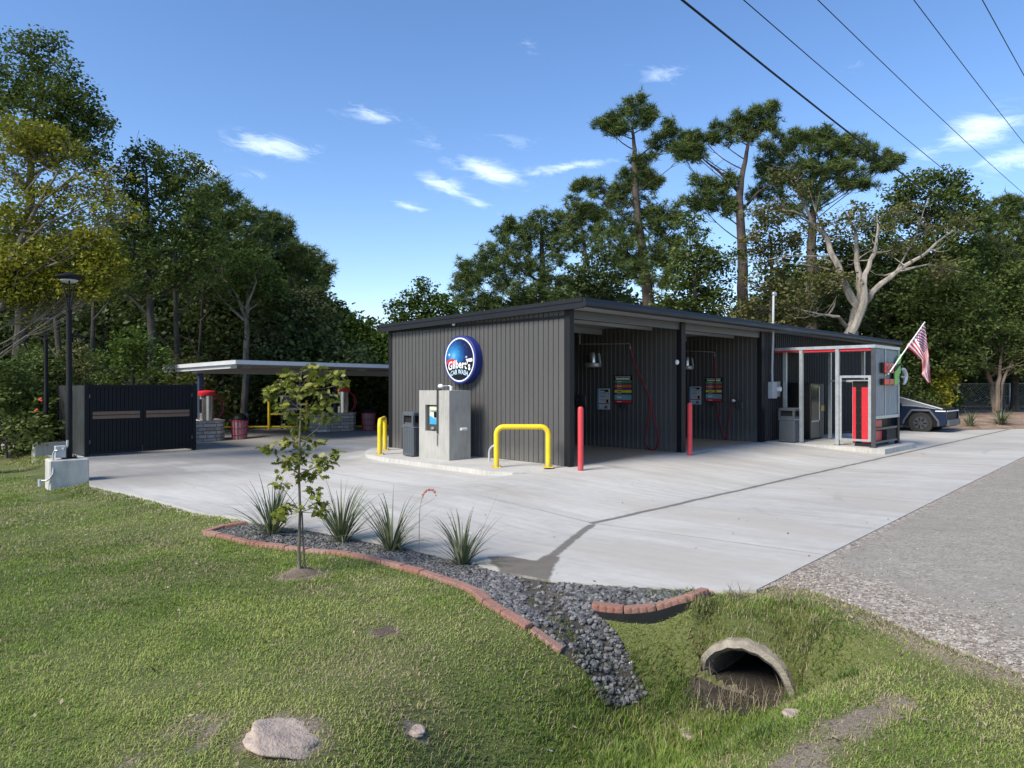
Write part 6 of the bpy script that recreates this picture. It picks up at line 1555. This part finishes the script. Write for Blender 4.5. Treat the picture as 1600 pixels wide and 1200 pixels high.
rock('pale_stone', 'small white stone among the gravel stream', 985, 1010, .022, .02, .02, M['white'], 13)
rock('paper_scrap', 'small white scrap lying on the lawn near the bottom edge', 858, 1172, .028, .016, .008, M['white'], 14, cat='litter')
rock('plastic_strip', 'thin white strip lying on the road shoulder at the right edge', 1586, 1014, .055, .008, .006, M['white'], 15, cat='litter')
rock('slate_lump', 'grey slate lump at the foot of the gravel stream', 944, 1094, .06, .045, .04, GR, 16)
x, y = SAP; z = 0
bm = MB(); n_ = 28
ring = [(0,0)] + [(r*cos(2*pi*k/n_)*(1+.22*sin(3*k)), r*sin(2*pi*k/n_)*(1+.18*cos(2*k))) for r in (.08,.16,.22,.27) for k in range(n_)]
vs = []
for i, (a_, b_) in enumerate(ring):
    r = math.hypot(a_, b_); vs.append((a_, b_, float(ground_z(np.array(x+a_), np.array(y+b_))) - float(ground_z(np.array(x), np.array(y))) + (.022-.05*max(0,r-.12)/.15) + .005*rng.normal()))
fs = [(0, 1+k, 1+(k+1)%n_) for k in range(n_)] + [(1+j*n_+k, 1+(j+1)*n_+k, 1+(j+1)*n_+(k+1)%n_, 1+j*n_+(k+1)%n_) for j in range(3) for k in range(n_)]
bm.add(vs, fs); o = bm.build('soil_mound', M['dirt'], None, True); o.location = (x, y, float(ground_z(np.array(x), np.array(y)))); tag(o, kind='structure')

# ------------------------------------------------------------------ grass blades
def grass():
    quads = []; cols = []; tris = []
    for y0, y1, dn in ((2.7,4.5,9500),(4.5,6.5,6500),(6.5,9,3800),(9,14,1900),(14,22,800)):
        A = .85*(y1*y1-y0*y0); n = int(A*dn)
        yy = np.sqrt(rng.uniform(y0*y0, y1*y1, n)); xx = rng.uniform(-.85, .85, n)*yy
        ok = ~inpoly(xx, yy, SLAB) & ~inpoly(xx, yy, ROAD); xx, yy = xx[ok], yy[ok]
        ok = ~inpoly(xx, yy, BED)
        inb = ~ok & (yy < 6.9) & (xx > .15) & (rng.random(len(xx)) < np.where(yy < 6.1, .38, .08)); ok |= inb
        ok &= ~inpoly(xx, yy, FL); ok &= pdist(xx, yy, EDGE1) > .03; ok &= pdist(xx, yy, EDGE2) > .07
        ok &= ~((np.abs(xx+8.70) < .36) & (np.abs(yy-13.95) < .34))
        xx, yy = xx[ok], yy[ok]
        # inside the culvert
        s = (xx-PM[0])*PAX[0] + (yy-PM[1])*PAX[1]; l = (xx-PM[0])*-PAX[1] + (yy-PM[1])*PAX[0]
        ok = ~((s > -.42) & (s < .06) & (np.abs(l) < .36)) ; xx, yy, s, l = xx[ok], yy[ok], s[ok], l[ok]
        bare = barefn(xx, yy)
        keep = rng.random(len(xx)) > cl(bare*1.35 - .25 + (vn(xx, yy, 9)-.5)*1.3*(bare > .12), 0, .86); xx, yy, bare = xx[keep], yy[keep], bare[keep]
        # thin worn patches
        dry = fbm(xx, yy, 1.1); dry2 = fbm(xx+31, yy+7, .45)
        dm = cl((dry-.52)*5, 0, 1)*.55 + cl((dry2-.55)*5, 0, 1)*.45
        near_edge = cl(1-pdist(xx, yy, GRASSEDGE)/.5, 0, 1); dm = np.maximum(dm, near_edge*.8); dm = np.maximum(dm, cl(bare*1.2, 0, 1))
        q_ = np.exp(-((xx-.2)**2/1.0+(yy-5.9)**2/.35)); dm = np.maximum(dm, .65*q_*(.4+vn(xx,yy,5)))
        q_ = np.exp(-((xx-2.4)**2/.5+(yy-6.55)**2/.08)); dm = np.maximum(dm, .7*q_)
        keep = rng.random(len(xx)) > dm*.25; xx, yy, dm, near_edge = xx[keep], yy[keep], dm[keep], near_edge[keep]
        n = len(xx); zz = ground_z(xx, yy)
        dd = pdist(xx, yy, DITCH[:5]); tall = np.exp(-(dd/.62)**2)*(.4+.9*vn(xx, yy, 2.4))
        lump = vn(xx, yy, 5)*.6+vn(xx, yy, 13)*.4
        h = (.016+.020*lump)*(.6+.9*rng.random(n)) + tall*.085*rng.random(n)**1.5
        h *= 1 + .045*np.maximum(0, yy-5); h *= np.where(near_edge > .3, .75, 1)
        w = (.0022+.00075*yy)*(.7+.6*rng.random(n))
        an = rng.random(n)*2*pi; lean = (.45+.95*rng.random(n))*np.where(tall > .4, .7, 1.0)
        dx, dy = np.cos(an), np.sin(an); sx, sy = -dy, dx
        B = np.stack([xx, yy, zz-.004], 1); D = np.stack([dx*np.sin(lean*.6), dy*np.sin(lean*.6), np.cos(lean*.6)], 1); D2 = np.stack([dx*np.sin(lean*1.3), dy*np.sin(lean*1.3), np.cos(lean*1.3)], 1)
        S = np.stack([sx, sy, np.zeros(n)], 1)*w[:,None]*.5
        mid = B + D*(h*.55)[:,None]; tip = mid + D2*(h*.55)[:,None]
        quads.append(np.stack([B-S, B+S, mid+S*.85, mid-S*.85], 1)); tris.append(np.stack([mid-S*.85, mid+S*.85, tip], 1))
        g1 = np.array([.115,.175,.027]); g2 = np.array([.225,.31,.062]); g3 = np.array([.41,.43,.145]); dr = np.array([.50,.42,.25]); dr2 = np.array([.33,.26,.16])
        u = rng.random(n); tone = cl(.42*u + .29 + (fbm(xx+5, yy+9, .7)-.5)*1.5 + (vn(xx, yy, 3.1)-.5)*.25, 0, 1)[:,None]
        c = np.where(tone < .5, g1+(g2-g1)*tone*2, g2+(g3-g2)*(tone*2-1))
        isd = (rng.random(n) < .06 + dm*.72)[:,None]; c = np.where(isd, dr+(dr2-dr)*rng.random((n,1)), c)
        blue = cl((fbm(xx+60, yy+3, 1.6)-.52)*6, 0, 1)[:,None]*np.where(tall > .25, 1, .35)[:,None]; c = c*(1-.45*blue) + np.array([.05,.105,.045])*.45*blue
        cols.append(c)
    Q = np.concatenate(quads); T_ = np.concatenate(tris); Cc = np.concatenate(cols); n = len(Q)
    V_ = np.concatenate([Q.reshape(-1,3), T_.reshape(-1,3)]); me = bpy.data.meshes.new('lawn_grass')
    me.vertices.add(len(V_)); me.vertices.foreach_set('co', V_.reshape(-1).astype(np.float32))
    me.loops.add(len(V_)); me.loops.foreach_set('vertex_index', np.arange(len(V_), dtype=np.int32))
    me.polygons.add(2*n); me.polygons.foreach_set('loop_start', np.concatenate([np.arange(0,4*n,4), 4*n+np.arange(0,3*n,3)]).astype(np.int32))
    at = me.attributes.new('tint','FLOAT_COLOR','POINT'); c = np.ones((len(V_),4), np.float32); c[:4*n,:3] = np.repeat(Cc,4,0); c[4*n:,:3] = np.repeat(Cc*1.12,3,0); at.data.foreach_set('color', c.reshape(-1))
    me.update(calc_edges=True)
    t = NT('grass_blades'); a = t.n('ShaderNodeAttribute', attribute_name='tint').outputs['Color']
    p = t.n('ShaderNodeBsdfPrincipled'); t.set(p.inputs['Base Color'], a); p.inputs['Roughness'].default_value = .6; p.inputs['Specular IOR Level'].default_value = .1
    tr = t.n('ShaderNodeBsdfTranslucent'); t.set(tr.inputs[0], a); ms = t.n('ShaderNodeMixShader'); ms.inputs[0].default_value = .3
    t.t.links.new(p.outputs[0], ms.inputs[1]); t.t.links.new(tr.outputs[0], ms.inputs[2]); t.t.links.new(ms.outputs[0], t.o.inputs[0])
    o = link_mesh('grass', me, t.m); tag(o, 'short patchy lawn grass growing longer in the ditch', 'grass', kind='stuff')
    print('blades', n)
grass()
# tall tufts and dead stalks round the pipe mouth
def tufts(name, label, centres, n, L, cs, leafw=.004, on=None):
    quads = []; at = []
    for cx, cy, rr in centres:
        for i in range(n):
            an = rng.random()*2*pi; r_ = rr*sqrt(rng.random()); x = cx+cos(an)*r_; y = cy+sin(an)*r_; z = float(ground_z(np.array(x), np.array(y)))
            if on is not None: q_ = on[int(rng.integers(len(on)))]; q2 = on[int(rng.integers(len(on)))]; q2 = q2 if np.linalg.norm(q2-q_) < .25 else q_; u_ = rng.random(); x, y, z = (q_*u_+q2*(1-u_)) + np.array([rng.normal()*.035, rng.normal()*.035, -.008])
            an = rng.random()*2*pi; e = R(85)-abs(rng.normal())*.55; l = L*(.5+.8*rng.random()); p = Vector((x,y,z)); side = Vector((-sin(an),cos(an),0)); c = rng.random(); pts = [p.copy()]
            for k in range(4): p = p+Vector((cos(an)*cos(e),sin(an)*cos(e),sin(e)))*l/4; pts.append(p.copy()); e -= .28
            for k in range(4):
                w0, w1 = leafw*(1-k/4.2), leafw*(1-(k+1)/4.2); quads.append([pts[k]-side*w0,pts[k]+side*w0,pts[k+1]+side*w1,pts[k+1]-side*w1]); at.append(c)
    A = np.array([[tuple(v) for v in q] for q in quads]); me = np_mesh(name, A, 4, np.array(at)); o = link_mesh(name, me, leaf_mat(name+'_blades', cs, .3)); tag(o, label, 'grass', kind='stuff')
tufts('ditch_grass', 'longer fresh green grass tufts along the ditch', [(*gp(x,y), r) for x,y,r in [(960,1150,.15),(1020,1120,.15),(1060,1090,.12),(1100,1160,.2),(880,1170,.2),(930,1090,.1),(1000,1180,.2),(1250,1085,.12),(1160,1170,.2),(1290,1040,.12),(1050,1030,.12),(1190,1150,.15),(1320,1060,.1),(890,1110,.15),(1080,1200,.2),(970,1200,.2),(1016,1013,.16),(1030,985,.14),(1055,1020,.14),(1000,1050,.12),(1075,985,.12),(1050,1060,.14)]], 90, .12, [(.05,.10,.02),(.10,.16,.03),(.16,.21,.05)])
tufts('rim_grass', 'green grass blades drooping over the rim of the culvert pipe', [(PM[0]+PAX[0]*a_-PAX[1]*b_, PM[1]+PAX[1]*a_+PAX[0]*b_, .07) for a_, b_ in [(0,0)]*8+[(.02,-.42),(.03,-.3),(.02,-.15),(.03,0),(.02,.15),(.03,.3),(.02,.42),(-.1,.5),(-.1,-.5),(.1,-.2),(.1,.2),(.12,0),(.12,.4),(.1,-.4)]], 230, .075, [(.10,.16,.03),(.19,.24,.05),(.30,.29,.11),(.42,.36,.22)], .003, [q for i, q in enumerate(COLL) if i % 9 > 0])
tufts('dead_grass', 'dead straw coloured grass hanging about the culvert mouth', [(PM[0]+dx, PM[1]+dy, r) for dx, dy, r in [(-.3,-.42,.16),(-.15,-.45,.15),(-.4,-.3,.15),(-.22,-.3,.1),(-.25,-.25,.12),(-.1,-.35,.12),(.1,-.35,.12),(.0,.42,.1),(.35,.25,.1),(.45,.0,.1),(-.35,.1,.1),(.3,-.3,.1),(-.45,-.1,.12)]], 45, .17, [(.12,.085,.05),(.24,.19,.12),(.36,.31,.21)], .003)
tufts('bed_weeds', 'small green weeds sprouting from the gravel by the drain', [(*gp(x,y), r) for x,y,r in [(845,925,.07),(838,945,.08),(855,912,.05),(900,1000,.08),(925,1030,.1),(880,975,.06),(1128,924,.05)]], 40, .06, [(.06,.11,.02),(.11,.16,.035),(.18,.20,.06)])
def litter():
    n = 420; yy = rng.uniform(3.2, 14, n); xx = rng.uniform(-.75, .75, n)*yy; z = np.where(inpoly(xx, yy, SLAB), slab_z(xx, yy)+.006, ground_z(xx, yy)+.03)
    keep = (~inpoly(xx, yy, SLAB)) | (rng.random(n) < .18); c = np.stack([xx, yy, z], 1)[keep]; q = leaf_quads(c, .045, .5, 2.5)
    me = np_mesh('fallen_leaves', q, 4, rng.random(len(q))); o = link_mesh('fallen_leaves', me, leaf_mat('dry_leaf', [(.10,.06,.03),(.22,.15,.08),(.40,.33,.22)], .1)); tag(o, 'scattered dry brown leaves on the lawn and driveway', 'leaves', kind='stuff')
litter()
# loose grit along the road verge
n = 1500; t_ = rng.random(n)*(len(GRASSEDGE)-1); k_ = t_.astype(int); G = np.array(GRASSEDGE); pxy = G[k_]*(1-(t_-k_))[:,None] + G[np.minimum(k_+1, len(G)-1)]*(t_-k_)[:,None] + np.abs(rng.normal(size=(n,1)))**1.5*.7*np.array([[.55,.75]]) + rng.normal(size=(n,2))*.06
pxy = pxy[inpoly(pxy[:,0], pxy[:,1], ROAD)]
_g = ground_z; ground_z = lambda x, y, outer=False: slab_z(x, y)-.022
stones('verge_grit', pxy, .004+.006*rng.random(len(pxy)), rnd_mat('tan_grit', [(.14,.11,.08),(.30,.25,.19),(.52,.47,.40)]), 'loose tan grit scattered along the edge of the road')
ground_z = _g
